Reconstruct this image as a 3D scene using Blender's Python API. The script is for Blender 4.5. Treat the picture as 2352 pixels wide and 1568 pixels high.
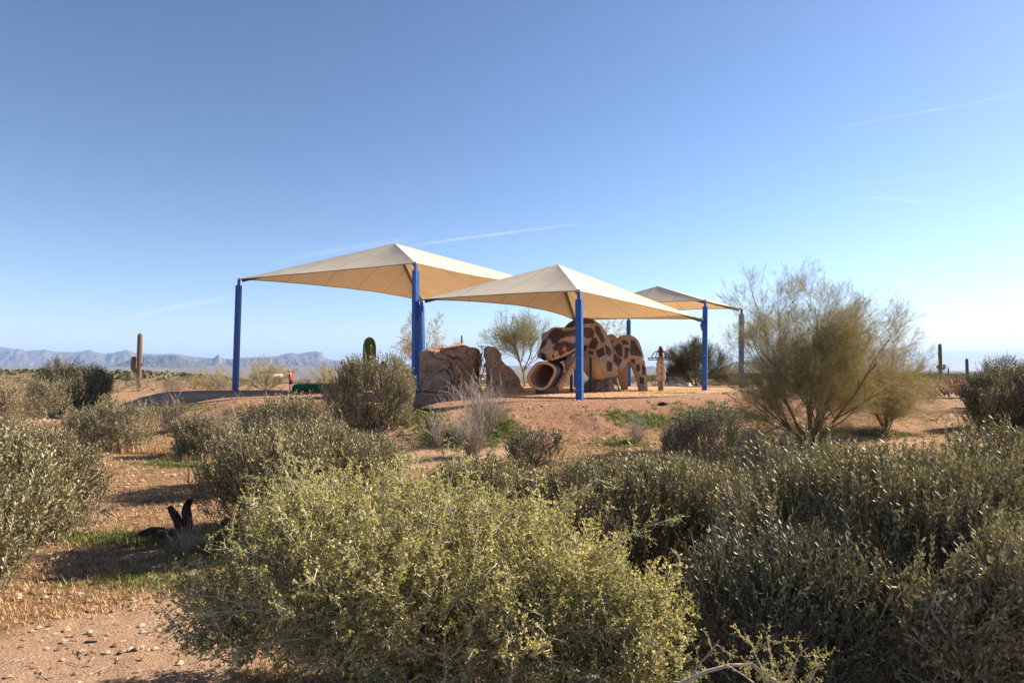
import bpy, bmesh, math, random
import numpy as np
from mathutils import Vector, Matrix

# ------------------------------------------------------------------ camera, sky, sun
SC = bpy.context.scene
COL = SC.collection
for o in list(bpy.data.objects):
    bpy.data.objects.remove(o)
FPX, CX, CY, EYE = 1437.0, 1176.0, 784.0, 0.95      # the photograph at 2352 x 1568, 22 mm lens
PITCH = math.atan(66 / FPX)
cam = bpy.data.cameras.new('camera')
cam.sensor_width = 36
cam.lens = FPX / 2352 * 36
cam.clip_start = 0.1
cam.clip_end = 60000
camo = bpy.data.objects.new('camera', cam)
COL.objects.link(camo)
camo.location = (0, 0, EYE)
camo.rotation_euler = (math.radians(90) + PITCH, 0, 0)
SC.camera = camo

SUN_EL = math.radians(33)
SUN_AZ = math.radians(62)          # from straight ahead (+Y) towards the right (+X)
SUNV = Vector((math.sin(SUN_AZ) * math.cos(SUN_EL), math.cos(SUN_AZ) * math.cos(SUN_EL), math.sin(SUN_EL)))
world = bpy.data.worlds.new('World')
SC.world = world
world.use_nodes = True
wn = world.node_tree
bg = wn.nodes['Background']
sky = wn.nodes.new('ShaderNodeTexSky')
sky.sky_type = 'NISHITA'
sky.sun_disc = False
sky.sun_elevation = SUN_EL
sky.sun_rotation = SUN_AZ
sky.altitude = 900
sky.air_density = 1.0
sky.dust_density = 0.3
sky.ozone_density = 2.5
def _vm(op, a, b):
    n = wn.nodes.new('ShaderNodeVectorMath'); n.operation = op; wn.links.new(a, n.inputs[0]); n.inputs[1].default_value = b; return n.outputs[0]
_g = wn.nodes.new('ShaderNodeGamma'); _g.inputs[1].default_value = 1.24
wn.links.new(_vm('MULTIPLY', sky.outputs[0], (1 / 4.5,) * 3), _g.inputs[0])
_hs = wn.nodes.new('ShaderNodeHueSaturation'); _hs.inputs['Saturation'].default_value = 1.0; _hs.inputs['Hue'].default_value = 0.496
wn.links.new(_g.outputs[0], _hs.inputs['Color'])
wn.links.new(_vm('MULTIPLY', _hs.outputs[0], (4.5 * 1.10, 4.5 * .97, 4.5 * .965)), bg.inputs[0])
bg.inputs[1].default_value = 0.062
sun = bpy.data.lights.new('sun', 'SUN')
sun.energy = 5.0
sun.angle = math.radians(0.53)
sun.color = (1.0, 0.89, 0.73)
suno = bpy.data.objects.new('sun', sun)
COL.objects.link(suno)
suno.rotation_euler = SUNV.to_track_quat('Z', 'Y').to_euler()
suno.location = (20, 15, 30)
SC.view_settings.view_transform = 'Standard'
SC.view_settings.look = 'None'
SC.view_settings.exposure = 1.42
SC.view_settings.gamma = 1
SC.cycles.max_bounces = 6
SC.cycles.diffuse_bounces = 3
SC.cycles.glossy_bounces = 2
SC.cycles.transmission_bounces = 3
SC.cycles.transparent_max_bounces = 12
SC.cycles.volume_bounces = 0

RNG = np.random.default_rng(7)

# ------------------------------------------------------------------ pixel -> place
CP, SP = math.cos(PITCH), math.sin(PITCH)
def raydir(px, py):
    u = (px - CX) / FPX; v = (CY - py) / FPX
    return u, CP - v * SP, SP + v * CP
def P(px, py, d):
    a, b, c = raydir(px, py); s = d / b
    return Vector((a * s, d, EYE + c * s))
def to_px(V):
    V = np.asarray(V, float)
    x, y, z = V[..., 0], V[..., 1], V[..., 2] - EYE
    f = y * CP + z * SP; u = -y * SP + z * CP
    return CX + FPX * x / f, CY - FPX * u / f

# ------------------------------------------------------------------ noise (vectorised)
def _h(ix, iy, iz, seed):
    n = (ix.astype(np.int64) * 374761393 + iy.astype(np.int64) * 668265263 + iz.astype(np.int64) * 2147483647 + seed * 974634777) & 0xffffffff
    n = ((n ^ (n >> 13)) * 1274126177) & 0xffffffff
    n = ((n ^ (n >> 16)) * 2246822519) & 0xffffffff
    return ((n ^ (n >> 15)) & 0xffffff) / float(0xffffff)
def vnoise(p, seed=0):
    p = np.asarray(p, float)
    if p.shape[-1] == 2:
        p = np.concatenate([p, np.zeros(p.shape[:-1] + (1,))], -1)
    i = np.floor(p).astype(np.int64); f = p - i; f = f * f * (3 - 2 * f)
    r = 0
    for dx in (0, 1):
        for dy in (0, 1):
            for dz in (0, 1):
                w = (f[..., 0] if dx else 1 - f[..., 0]) * (f[..., 1] if dy else 1 - f[..., 1]) * (f[..., 2] if dz else 1 - f[..., 2])
                r = r + w * _h(i[..., 0] + dx, i[..., 1] + dy, i[..., 2] + dz, seed)
    return r * 2 - 1
def fbm(p, octv=4, seed=0, ridged=False):
    p = np.asarray(p, float); a = 1.0; r = 0; t = 0
    for k in range(octv):
        n = vnoise(p * (2.03 ** k) + k * 17.3, seed + k)
        r = r + a * ((1 - np.abs(n)) * 2 - 1 if ridged else n); t += a; a *= 0.5
    return r / t
def worley(p, seed=0):
    p = np.asarray(p, float); i = np.floor(p).astype(np.int64); f = p - i
    F1 = np.full(p.shape[:-1], 9.0); F2 = F1.copy(); ID = np.zeros(p.shape[:-1])
    for dx in (-1, 0, 1):
        for dy in (-1, 0, 1):
            for dz in (-1, 0, 1):
                a, b, c = i[..., 0] + dx, i[..., 1] + dy, i[..., 2] + dz
                q = np.stack([dx + _h(a, b, c, seed), dy + _h(a, b, c, seed + 1), dz + _h(a, b, c, seed + 2)], -1) - f
                d = np.sqrt((q ** 2).sum(-1)); idv = _h(a, b, c, seed + 3)
                near = d < F1
                F2 = np.where(near, F1, np.minimum(F2, d)); ID = np.where(near, idv, ID); F1 = np.where(near, d, F1)
    return F1, F2, ID
def sstep(a, b, x):
    t = np.clip((x - a) / (b - a), 0, 1); return t * t * (3 - 2 * t)

# ------------------------------------------------------------------ materials
def nd(nt, typ, **kw):
    n = nt.nodes.new(typ)
    for k, v in kw.items():
        if k == 'inp':
            for kk, vv in v.items(): n.inputs[kk].default_value = vv
        else: setattr(n, k, v)
    return n
def mat(name, base=(.5, .5, .5), rough=.8, spec=.3, metal=0):
    m = bpy.data.materials.new(name); m.use_nodes = True
    b = m.node_tree.nodes['Principled BSDF']
    b.inputs['Base Color'].default_value = (*base, 1); b.inputs['Roughness'].default_value = rough
    b.inputs['Specular IOR Level'].default_value = spec; b.inputs['Metallic'].default_value = metal
    return m, m.node_tree, b
def ramp(nt, src, stops, interp='LINEAR'):
    r = nd(nt, 'ShaderNodeValToRGB'); r.color_ramp.interpolation = interp
    e = r.color_ramp.elements
    while len(e) < len(stops): e.new(0.5)
    for k, (p, c) in enumerate(stops):
        e[k].position = p; e[k].color = (*c, 1)
    nt.links.new(src, r.inputs[0]); return r.outputs[0]
def noise(nt, scale, detail=4, rough=.6, coord=None, dist=0):
    n = nd(nt, 'ShaderNodeTexNoise'); n.inputs['Scale'].default_value = scale; n.inputs['Detail'].default_value = detail
    n.inputs['Roughness'].default_value = rough; n.inputs['Distortion'].default_value = dist
    if coord is not None: nt.links.new(coord, n.inputs['Vector'])
    return n.outputs['Fac']
def mixc(nt, fac, a, b, mode='MIX'):
    m = nd(nt, 'ShaderNodeMix', data_type='RGBA', blend_type=mode)
    for sock, v in ((0, fac), (6, a), (7, b)):
        if hasattr(v, 'links') or isinstance(v, bpy.types.NodeSocket): nt.links.new(v, m.inputs[sock])
        elif sock == 0: m.inputs[0].default_value = v
        else: m.inputs[sock].default_value = (*v, 1)
    return m.outputs[2]
def math_(nt, op, a, b=0.0, clamp=False):
    m = nd(nt, 'ShaderNodeMath', operation=op, use_clamp=clamp)
    for k, v in ((0, a), (1, b)):
        if isinstance(v, bpy.types.NodeSocket): nt.links.new(v, m.inputs[k])
        else: m.inputs[k].default_value = v
    return m.outputs[0]
def bump(nt, b, h, strength=.5, dist=.02):
    n = nd(nt, 'ShaderNodeBump'); n.inputs['Strength'].default_value = strength; n.inputs['Distance'].default_value = dist
    nt.links.new(h, n.inputs['Height']); nt.links.new(n.outputs[0], b.inputs['Normal'])
def attr(nt, name, out='Fac'):
    a = nd(nt, 'ShaderNodeAttribute'); a.attribute_name = name; return a.outputs[out]
def objco(nt):
    return nd(nt, 'ShaderNodeTexCoord').outputs['Object']
def geoco(nt):
    return nd(nt, 'ShaderNodeNewGeometry').outputs['Position']

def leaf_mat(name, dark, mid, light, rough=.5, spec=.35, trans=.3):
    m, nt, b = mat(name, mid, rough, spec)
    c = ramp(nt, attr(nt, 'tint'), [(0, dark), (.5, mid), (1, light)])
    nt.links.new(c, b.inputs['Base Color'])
    t = nd(nt, 'ShaderNodeBsdfTranslucent')
    c2 = mixc(nt, 1.0, c, (1.0, .98, .55), 'MULTIPLY')
    nt.links.new(c2, t.inputs['Color'])
    mx = nd(nt, 'ShaderNodeMixShader'); mx.inputs[0].default_value = trans
    nt.links.new(b.outputs[0], mx.inputs[1]); nt.links.new(t.outputs[0], mx.inputs[2])
    nt.links.new(mx.outputs[0], nt.nodes['Material Output'].inputs['Surface'])
    return m
def simple_noise_mat(name, c1, c2, scale=8, rough=.85, bstr=.4, bdist=.02, spec=.2, tint=False):
    m, nt, b = mat(name, c1, rough, spec)
    co = objco(nt)
    f = noise(nt, scale, 6, .65, co)
    c = ramp(nt, f, [(.3, c1), (.7, c2)])
    nt.links.new(c, b.inputs['Base Color'])
    if bstr: bump(nt, b, noise(nt, scale * 3, 5, .7, co), bstr, bdist)
    return m
M = {}

# ------------------------------------------------------------------ mesh building
def tag(o, label=None, cat=None, group=None, kind=None):
    if label: o['label'] = label
    if cat: o['category'] = cat
    if group: o['group'] = group
    if kind: o['kind'] = kind
    return o
def empty(name, loc, label=None, cat=None, group=None, rz=0):
    o = bpy.data.objects.new(name, None); COL.objects.link(o)
    o.location = loc; o.rotation_euler = (0, 0, rz); o.empty_display_size = .2
    return tag(o, label, cat, group)
class Geo:
    def __init__(s): s.v = []; s.q = []; s.m = []; s.t = []; s.n = 0; s.uv = []
    def add(s, v, q, m=0, t=.5):
        v = np.asarray(v, float).reshape(-1, 3); q = np.asarray(q, np.int64).reshape(-1, 4)
        s.v.append(v); s.q.append(q + s.n); s.n += len(v)
        s.m.append(np.broadcast_to(np.asarray(m), (len(q),))); s.t.append(np.broadcast_to(np.asarray(t, float), (len(q),)))
        return s
    def arrays(s):
        return np.concatenate(s.v), np.concatenate(s.q), np.concatenate(s.m), np.concatenate(s.t)
def mesh_arrays(name, v, q, mi=None, tint=None, smooth=False):
    """q: (n,4) array; a row whose last two entries are equal is a triangle"""
    me = bpy.data.meshes.new(name)
    tri = q[:, 2] == q[:, 3]
    n = np.where(tri, 3, 4)
    me.vertices.add(len(v)); me.vertices.foreach_set('co', np.asarray(v, np.float32).ravel())
    keep = np.ones(q.shape, bool); keep[:, 3] = ~tri
    lv = q[keep]
    me.loops.add(len(lv)); me.loops.foreach_set('vertex_index', lv.astype(np.int32))
    me.polygons.add(len(q))
    me.polygons.foreach_set('loop_start', np.concatenate([[0], np.cumsum(n)[:-1]]).astype(np.int32))
    if mi is not None: me.polygons.foreach_set('material_index', np.asarray(mi, np.int32))
    if smooth: me.polygons.foreach_set('use_smooth', np.ones(len(q), bool))
    if tint is not None:
        a = me.attributes.new('tint', 'FLOAT', 'FACE'); a.data.foreach_set('value', np.clip(tint, 0, 1).astype(np.float32))
    me.update(calc_edges=True)
    return me
def vattr(me, name, val):
    a = me.attributes.new(name, 'FLOAT', 'POINT'); a.data.foreach_set('value', np.asarray(val, np.float32))
def link(name, me, mats, parent=None, loc=None):
    if not isinstance(mats, (list, tuple)): mats = [mats]
    if not len(me.materials):
        for m in mats: me.materials.append(m)
    o = bpy.data.objects.new(name, me); COL.objects.link(o)
    if parent is not None: o.parent = parent
    if loc is not None: o.location = loc
    return o
def build(name, geo, mats, parent=None, smooth=False, loc=None, origin=None):
    v, q, mi, t = geo.arrays()
    if origin is not None: v = v - np.asarray(origin)
    return link(name, mesh_arrays(name, v, q, mi, t, smooth), mats, parent, loc)
def bmobj(name, bm, mats, parent=None, smooth=False, bev=0, seg=2):
    if bev: bmesh.ops.bevel(bm, geom=bm.edges[:], offset=bev, segments=seg, affect='EDGES', clamp_overlap=True)
    me = bpy.data.meshes.new(name); bm.to_mesh(me); bm.free()
    if smooth: me.polygons.foreach_set('use_smooth', np.ones(len(me.polygons), bool))
    return link(name, me, mats, parent)
def bmbox(size, mtx=None, bm=None):
    bm = bm or bmesh.new()
    r = bmesh.ops.create_cube(bm, size=1)
    M4 = (mtx or Matrix()) @ Matrix.Diagonal((*size, 1))
    bmesh.ops.transform(bm, matrix=M4, verts=r['verts']); return bm
def tube_batch(PL, R, sides=3, ref=None):
    """PL (N,K,3), R (N,K) -> verts, quads"""
    N, K, _ = PL.shape
    T = np.gradient(PL, axis=1); T /= np.linalg.norm(T, axis=-1, keepdims=True) + 1e-9
    ref = np.where(np.abs(T[:, :1, 2:3]) > .8, np.array([1., .13, 0]), np.array([.05, .02, 1.])) if ref is None else np.broadcast_to(np.asarray(ref, float), T.shape)
    X = np.cross(T, ref); X /= np.linalg.norm(X, axis=-1, keepdims=True) + 1e-9
    Y = np.cross(T, X)
    a = np.arange(sides) / sides * 2 * math.pi
    V = PL[:, :, None] + R[:, :, None, None] * (np.cos(a)[:, None] * X[:, :, None] + np.sin(a)[:, None] * Y[:, :, None])
    idx = np.arange(N * K * sides).reshape(N, K, sides)
    n = np.roll(idx, -1, 2)
    Q = np.stack([idx[:, :-1], n[:, :-1], n[:, 1:], idx[:, 1:]], -1).reshape(-1, 4)
    return V.reshape(-1, 3), Q
def ribbon_batch(PL, R, rs):
    N, K, _ = PL.shape
    T = norm(np.gradient(PL, axis=1)); S = norm(np.cross(T, rs.normal(0, 1, (N, 1, 3)))) * R[..., None] * 1.25
    V = np.stack([PL - S, PL + S], 2); i = np.arange(N * K * 2).reshape(N, K, 2)
    Q = np.stack([i[:, :-1, 0], i[:, :-1, 1], i[:, 1:, 1], i[:, 1:, 0]], -1).reshape(-1, 4)
    return V.reshape(-1, 3), Q
def norm(a): return a / (np.linalg.norm(a, axis=-1, keepdims=True) + 1e-9)

def grid_quads(nu, nv, wrap_u=False):
    idx = np.arange(nu * nv).reshape(nu, nv)
    if wrap_u:
        a, b = idx, np.roll(idx, -1, 0)
    else: a, b = idx[:-1], idx[1:]
    return np.stack([a[:, :-1], b[:, :-1], b[:, 1:], a[:, 1:]], -1).reshape(-1, 4)

def catmull(pts, n):
    pts = np.asarray(pts, float); K = len(pts)
    t = np.linspace(0, K - 1, n); i = np.minimum(t.astype(int), K - 2); f = (t - i)[:, None]
    p0 = pts[np.maximum(i - 1, 0)]; p1 = pts[i]; p2 = pts[i + 1]; p3 = pts[np.minimum(i + 2, K - 1)]
    return .5 * ((2 * p1) + (-p0 + p2) * f + (2 * p0 - 5 * p1 + 4 * p2 - p3) * f * f + (-p0 + 3 * p1 - 3 * p2 + p3) * f ** 3)
# ------------------------------------------------------------------ terrain height
def near_H(x, y):
    crest = np.interp(x, [-40, -22, -17, -14, -11, -8, -4, 0, 2.5, 6, 9, 11, 14, 18, 24, 40], [60, 48, 33, 25.5, 22.0, 20.2, 19.4, 18.9, 19.1, 20.2, 22.0, 24, 29, 36, 46, 60])
    width = np.interp(x, [-30, -14, -8, 0, 6, 12, 30], [14, 6.5, 4.6, 4.0, 4.6, 7, 16])
    low = -1.22 + .22 * sstep(7, 15, y) + .22 * sstep(15, 30, y) + .16 * sstep(4, 12, x) + .35 * sstep(10, 24, x) * sstep(10, 24, y) + .12 * sstep(-6, -16, x)
    low = low + .07 * fbm(np.stack([x * .35, y * .35], -1), 3, 5) 
    wob = .7 * fbm(np.stack([x * .28, y * .28], -1), 2, 9)
    m = sstep(0, 1, (y + wob - (crest - width)) / width)
    z = low * (1 - m) + 0.0 * m
    # beyond the playground the scrub flat lies a little lower
    bs = np.interp(x, [-9, -4.5], [29.5, 36]); back = sstep(bs, bs + np.interp(x, [-9, -4.5], [11, 22]), y)
    z = z * (1 - back) + (-.75 + .25 * sstep(0, 30, x)) * back
    bank = 4 * m * (1 - m)
    z = z + bank * (.09 * fbm(np.stack([x * 1.6, y * 1.1], -1), 3, 31) + .035 * np.abs(fbm(np.stack([x * 4, y * 4], -1), 2, 33)))
    z = z + (.030 * fbm(np.stack([x * 1.9, y * 2.3], -1), 3, 41) + .016 * np.abs(fbm(np.stack([x * 6, y * 6], -1), 2, 43))) * (1 - .85 * m)
    # low hummock the left shrub stands on, and the small gully below the palo verde
    z = z - .22 * np.exp(-(((x - 5.8) / 1.6) ** 2 + ((y - 13.2) / 1.6) ** 2))
    return z
def far_H(x, y):
    D = np.sqrt(x * x + y * y) + 1e-6
    px = CX + FPX * x / np.maximum(y, .2 * D)
    ridge_y = np.interp(px, [-600, 0, 200, 400, 520, 620, 900], [849, 850.5, 851.5, 856, 866, 880, 884])
    zr = EYE - (ridge_y - 850) * 350 / FPX
    lD = np.log(D)
    l = lambda v: math.log(v)
    zs = np.stack([np.full_like(D, -.75), np.full_like(D, -.9), np.minimum(zr, -2.5) * .55, zr, zr * .6 - 14, np.full_like(D, -40), np.full_like(D, -48), np.full_like(D, -20), np.full_like(D, 40.), np.full_like(D, 40.)], -1)
    ds = [60, 90, 170, 350, 800, 2000, 3600, 5200, 8200, 20000]
    out = zs[..., 0].copy()
    for k in range(len(ds) - 1):
        t = np.clip((lD - l(ds[k])) / (l(ds[k + 1]) - l(ds[k])), 0, 1); t = t * t * (3 - 2 * t)
        out = np.where(D >= ds[k], zs[..., k] * (1 - t) + zs[..., k + 1] * t, out)
    right = np.interp(lD, [l(60), l(300), l(2000), l(20000)], [-.5, -1.5, -6, -14])
    w = sstep(1250, 1600, px)
    z = out * (1 - w) + right * w
    z = z + D * .0016 * fbm(np.stack([np.arctan2(x, y) * 30, lD * 9], -1), 4, 61) * sstep(60, 500, D) * (1 - .7 * w)
    return z
def H(x, y):
    x = np.asarray(x, float); y = np.asarray(y, float)
    D = np.sqrt(x * x + y * y)
    t = sstep(55, 80, D)
    return near_H(x, y) * (1 - t) + np.where(t > 0, far_H(x, y), 0) * t
def Hs(x, y): return float(H(np.array([x]), np.array([y]))[0])
def GP(px, py, d0=3.0, d1=90.0):
    """where the ray through a pixel meets the ground"""
    d = np.exp(np.linspace(math.log(d0), math.log(d1), 900))
    a, b, c = raydir(px, py)
    x = a / b * d; z = EYE + c / b * d
    hit = np.nonzero(z <= H(x, d))[0]
    k = hit[0] if len(hit) else -1
    return Vector((x[k], d[k], Hs(x[k], d[k])))
def at(px, d):
    """ground point straight below the pixel column px at distance d"""
    x = (px - CX) / FPX * d * (1 + (0) ) / CP * CP
    a, b, c = raydir(px, 870)
    x = a / b * d
    return Vector((x, d, Hs(x, d)))

# ------------------------------------------------------------------ the ground sheet
def make_ground():
    fine = np.radians(np.linspace(-46, 46, 350)); coarse = np.radians(np.linspace(48, 312, 60)[1:-1])
    ang = np.concatenate([fine, coarse])
    rad = np.concatenate([[.4], np.exp(np.linspace(math.log(1.5), math.log(120), 330)), np.exp(np.linspace(math.log(125), math.log(24000), 70))])
    A, R = np.meshgrid(ang, rad, indexing='ij')
    x = R * np.sin(A); y = R * np.cos(A)
    z = H(x, y)
    v = np.stack([x, y, z], -1).reshape(-1, 3)
    q = grid_quads(len(ang), len(rad), True)[:, ::-1]
    # centre fan
    c = len(v); v = np.concatenate([v, [[0, 0, Hs(0, 0)]]])
    n = len(rad); i0 = np.arange(len(ang)) * n; i1 = np.roll(i0, -1)
    fan = np.stack([i1, i0, np.full_like(i0, c), np.full_like(i0, c)], -1)
    me = mesh_arrays('ground', v, np.concatenate([q, fan[:, ::1]]), smooth=True)
    X, Y = v[:, 0], v[:, 1]
    path_and_sunlit_blobs = [((240, 1500), 1.5, .9), ((400, 1440), 1.0, .6), ((60, 1540), 1.6, .7), ((1030, 1030), 1.5, 1.4), ((1120, 1040), 1.2, 2.2), ((960, 1000), 1.4, .9), ((130, 962), 3.2, 1.0), ((340, 912), 5, 2.5), ((1000, 1055), 1.6, 1.2), ((1900, 1030), 1.5, .7), ((2050, 1010), 2.4, .8)]  # bare path spots, plus a sunlit patch of ground painted as pale sand
    path = np.zeros(len(v))
    wx = .5 * fbm(np.stack([X, Y], -1) * .9, 3, 77); wy = .5 * fbm(np.stack([X, Y], -1) * .9, 3, 78)
    for (pp, rx, ry) in path_and_sunlit_blobs:
        g = GP(*pp)
        path = np.maximum(path, np.exp(-(((X + wx - g.x) / rx) ** 2 + ((Y + wy - g.y) / ry) ** 2)))
    crest = near_H(X, Y)
    plateau = sstep(-1.0, -.5, crest) * (Y > 12) * (np.hypot(X, Y) < 60) * sstep(24, 12, np.abs(X + 1))
    green = np.zeros(len(v))
    for (pp, rx, ry, s) in [((950, 960), .9, .8, 1), ((1130, 985), .9, .9, 1), ((1040, 1005), 1.2, 1.0, .9), ((330, 950), 2.6, 1.1, .75), ((500, 985), 1.6, 1.0, .8), ((600, 960), 1.4, .9, .7), ((300, 1240), 1.4, .35, .9), ((560, 1250), 1.5, .5, .95), ((420, 1100), 2.0, .5, .35), ((300, 1030), 2.0, .6, .35), ((1480, 965), 1.5, .8, .7), ((1420, 1020), 1.1, .8, .5), ((1660, 960), 1.6, 1.0, .8), ((2000, 1000), 1.8, .6, .5), ((1750, 1000), 1.4, .6, .4), ((2150, 960), 3, .8, .3), ((400, 1330), 1.5, .4, .5), ((250, 1075), 2, .5, .5)]:
        g = GP(*pp)
        green = np.maximum(green, s * np.exp(-(((X + wx - g.x) / rx) ** 2 + ((Y + wy - g.y) / ry) ** 2)))
    vattr(me, 'path', path); vattr(me, 'red', plateau); vattr(me, 'green', green)  # path mask holds the bare sand and the painted sunlit patch
    vattr(me, 'far', sstep(45, 300, np.hypot(X, Y)))
    m, nt, b = mat('desert_soil', (.4, .25, .16), .95, .1)
    co = geoco(nt)
    n1 = noise(nt, .8, 6, .65, co); n2 = noise(nt, 7, 8, .75, co); n3 = noise(nt, 45, 6, .7, co); n4 = noise(nt, .02, 8, .6, co); n5 = noise(nt, 2.6, 6, .7, co)
    straw = ramp(nt, n2, [(.28, (.12, .072, .04)), (.43, (.29, .17, .098)), (.55, (.45, .28, .17)), (.72, (.59, .41, .27))])
    straw = mixc(nt, ramp(nt, n5, [(.48, (0, 0, 0)), (.66, (.55, .55, .55))]), straw, (.20, .19, .075))
    red = ramp(nt, n2, [(.3, (.22, .115, .07)), (.5, (.40, .225, .145)), (.7, (.52, .33, .225))])
    red = mixc(nt, ramp(nt, n1, [(.45, (0, 0, 0)), (.7, (.6, .6, .6))]), red, (.46, .26, .155))
    sand = ramp(nt, n2, [(.3, (.42, .265, .175)), (.6, (.58, .39, .265)), (.8, (.68, .50, .37))])
    grn = ramp(nt, n2, [(.3, (.05, .075, .02)), (.6, (.13, .17, .045)), (.8, (.28, .25, .10))])
    def fac(a, n, lo, hi):
        s = math_(nt, 'ADD', attr(nt, a), math_(nt, 'MULTIPLY', math_(nt, 'SUBTRACT', n, .5), 1.1))
        return ramp(nt, s, [(lo, (0, 0, 0)), (hi, (1, 1, 1))])
    c = mixc(nt, fac('red', n5, .3, .6), straw, red)
    c = mixc(nt, fac('path', n5, .25, .6), c, sand)
    c = mixc(nt, math_(nt, 'MULTIPLY', fac('green', n5, .35, .7), .8), c, grn)
    far = ramp(nt, n4, [(.35, (.10, .085, .05)), (.5, (.17, .13, .08)), (.65, (.24, .18, .115))])
    far = mixc(nt, ramp(nt, noise(nt, .12, 5, .7, co), [(.5, (0, 0, 0)), (.62, (1, 1, 1))]), far, (.07, .075, .035))
    c = mixc(nt, attr(nt, 'far'), c, far)
    c = mixc(nt, math_(nt, 'MULTIPLY', n3, .35), c, (.75, .62, .5), 'OVERLAY')
    nt.links.new(c, b.inputs['Base Color'])
    hh = math_(nt, 'ADD', n3, math_(nt, 'MULTIPLY', n2, 1.6))
    bump(nt, b, math_(nt, 'ADD', hh, math_(nt, 'MULTIPLY', n5, 1.2)), .9, .12)
    link('ground', me, m)['kind'] = 'structure'
make_ground()

# ------------------------------------------------------------------ mountains, in ranges, at their true kind of distance
def mountains(name, prof, D0, D1, col, seed, base_y=853, rough=1.0, label=None, cliff=None):
    """prof: skyline as (px, py) pairs; a heightfield from D0 (foot) over the crest at the middle to D1"""
    p = np.array(prof, float)
    na, nr = 460, 36
    pxs = np.linspace(p[0, 0], p[-1, 0], na)
    D = np.linspace(D0, D1, nr)
    top = np.interp(pxs, p[:, 0], p[:, 1])
    PX, DD = np.meshgrid(pxs, D, indexing='ij')
    t = (DD - D0) / (D1 - D0)
    x = (PX - CX) / FPX * DD
    crest_z = (EYE + (850 - top) * (D0 + .62 * (D1 - D0)) / FPX)[:, None]
    jag = fbm(np.stack([pxs / 9, pxs * 0], -1), 4, seed + 50) * 2.0 * rough
    crest_z = crest_z + jag[:, None] * (D0 + D1) * .5 / FPX
    base = far_H(x, DD) - 8
    shape = np.where(t < .62, (t / .62) ** 1.35, 1 - ((t - .62) / .38) ** 1.2)
    rid = fbm(np.stack([PX / 22 + 3 * fbm(np.stack([PX / 60, t * 2], -1), 2, seed + 4), t * 3.2], -1), 5, seed, True)
    rid2 = fbm(np.stack([PX / 7, t * 7], -1), 3, seed + 9, True)
    env = np.clip(np.minimum(t / .62, (1 - t) / .38), 0, 1)
    z = base + (crest_z - base) * np.clip(shape + (rid * .30 + rid2 * .09) * env * (1 - env ** 3) * 1.3, 0, 1.02)
    if cliff is not None:
        for (c0, c1) in cliff:
            m = sstep(c0 - 6, c0 + 4, PX) * sstep(c1 + 6, c1 - 4, PX)
            z = z + m * (crest_z - base) * .16 * sstep(.2, .24, t) * sstep(.5, .3, t) * (.7 + .6 * rid)
    v = np.stack([x, DD, z], -1).reshape(-1, 3)
    me = mesh_arrays(name, v, grid_quads(na, nr), smooth=False)
    m, nt, b = mat(name + '_rock', col, .95, .05)
    co = geoco(nt)
    f = noise(nt, .006, 8, .7, co)
    c = ramp(nt, f, [(.35, tuple(k * .65 for k in col)), (.65, tuple(min(1, k * 1.35) for k in col))])
    nor = nd(nt, 'ShaderNodeSeparateXYZ'); nt.links.new(nd(nt, 'ShaderNodeNewGeometry').outputs['Normal'], nor.inputs[0])
    steep = ramp(nt, nor.outputs[2], [(.55, (1, 1, 1)), (.8, (0, 0, 0))])
    c = mixc(nt, steep, c, (.24, .165, .13))
    nt.links.new(c, b.inputs['Base Color'])
    o = link(name, me, m); o['kind'] = 'structure'; o['label'] = label
    return o
mountains('mountain_range', [(-400, 812), (-200, 806), (-60, 802), (0, 797), (40, 800), (60, 805), (100, 802), (130, 808), (165, 809), (205, 804), (235, 812), (262, 809), (290, 803), (310, 811), (350, 813), (400, 812), (440, 819), (480, 822), (520, 824), (560, 824), (600, 822), (615, 818), (640, 817), (668, 809), (684, 812), (700, 809), (725, 806), (740, 809), (746, 821), (765, 826), (800, 830), (860, 833), (920, 836), (1000, 838), (1100, 839), (1200, 840), (1300, 842), (1400, 846), (1480, 850)], 9500, 13500, (.13, .105, .095), 3, rough=.8,
          label='long jagged blue range on the far horizon', cliff=[(655, 700), (560, 600), (180, 240), (30, 60)])
mountains('mountain_ridge', [(380, 846), (420, 838), (455, 828), (480, 822), (492, 822), (498, 816), (503, 814), (508, 821), (520, 825), (560, 822), (590, 819), (620, 821), (660, 824), (700, 823), (750, 829), (790, 832), (850, 836), (900, 841), (960, 848), (1000, 852)], 8300, 9800, (.12, .10, .09), 21, rough=.9, label='closer broken ridge with a needle shaped peak')
mountains('foothill', [(225, 850), (262, 838), (300, 826), (330, 817), (345, 816), (360, 819), (382, 815), (405, 815), (425, 824), (450, 835), (480, 844), (520, 851)], 6200, 7900, (.085, .078, .068), 8, rough=.5, label='rounded grey foothill in front of the blue range')
mountains('mountain_far', [(1430, 853), (1455, 849), (1480, 843), (1497, 840), (1512, 843), (1540, 846), (1600, 848), (1640, 846), (1690, 838), (1715, 826), (1745, 822), (1775, 824), (1800, 821), (1840, 828), (1865, 838), (1900, 846), (1960, 851), (2030, 854)], 9000, 11500, (.10, .09, .085), 14, rough=.6, label='blue hill behind the bare tree on the right')

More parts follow.
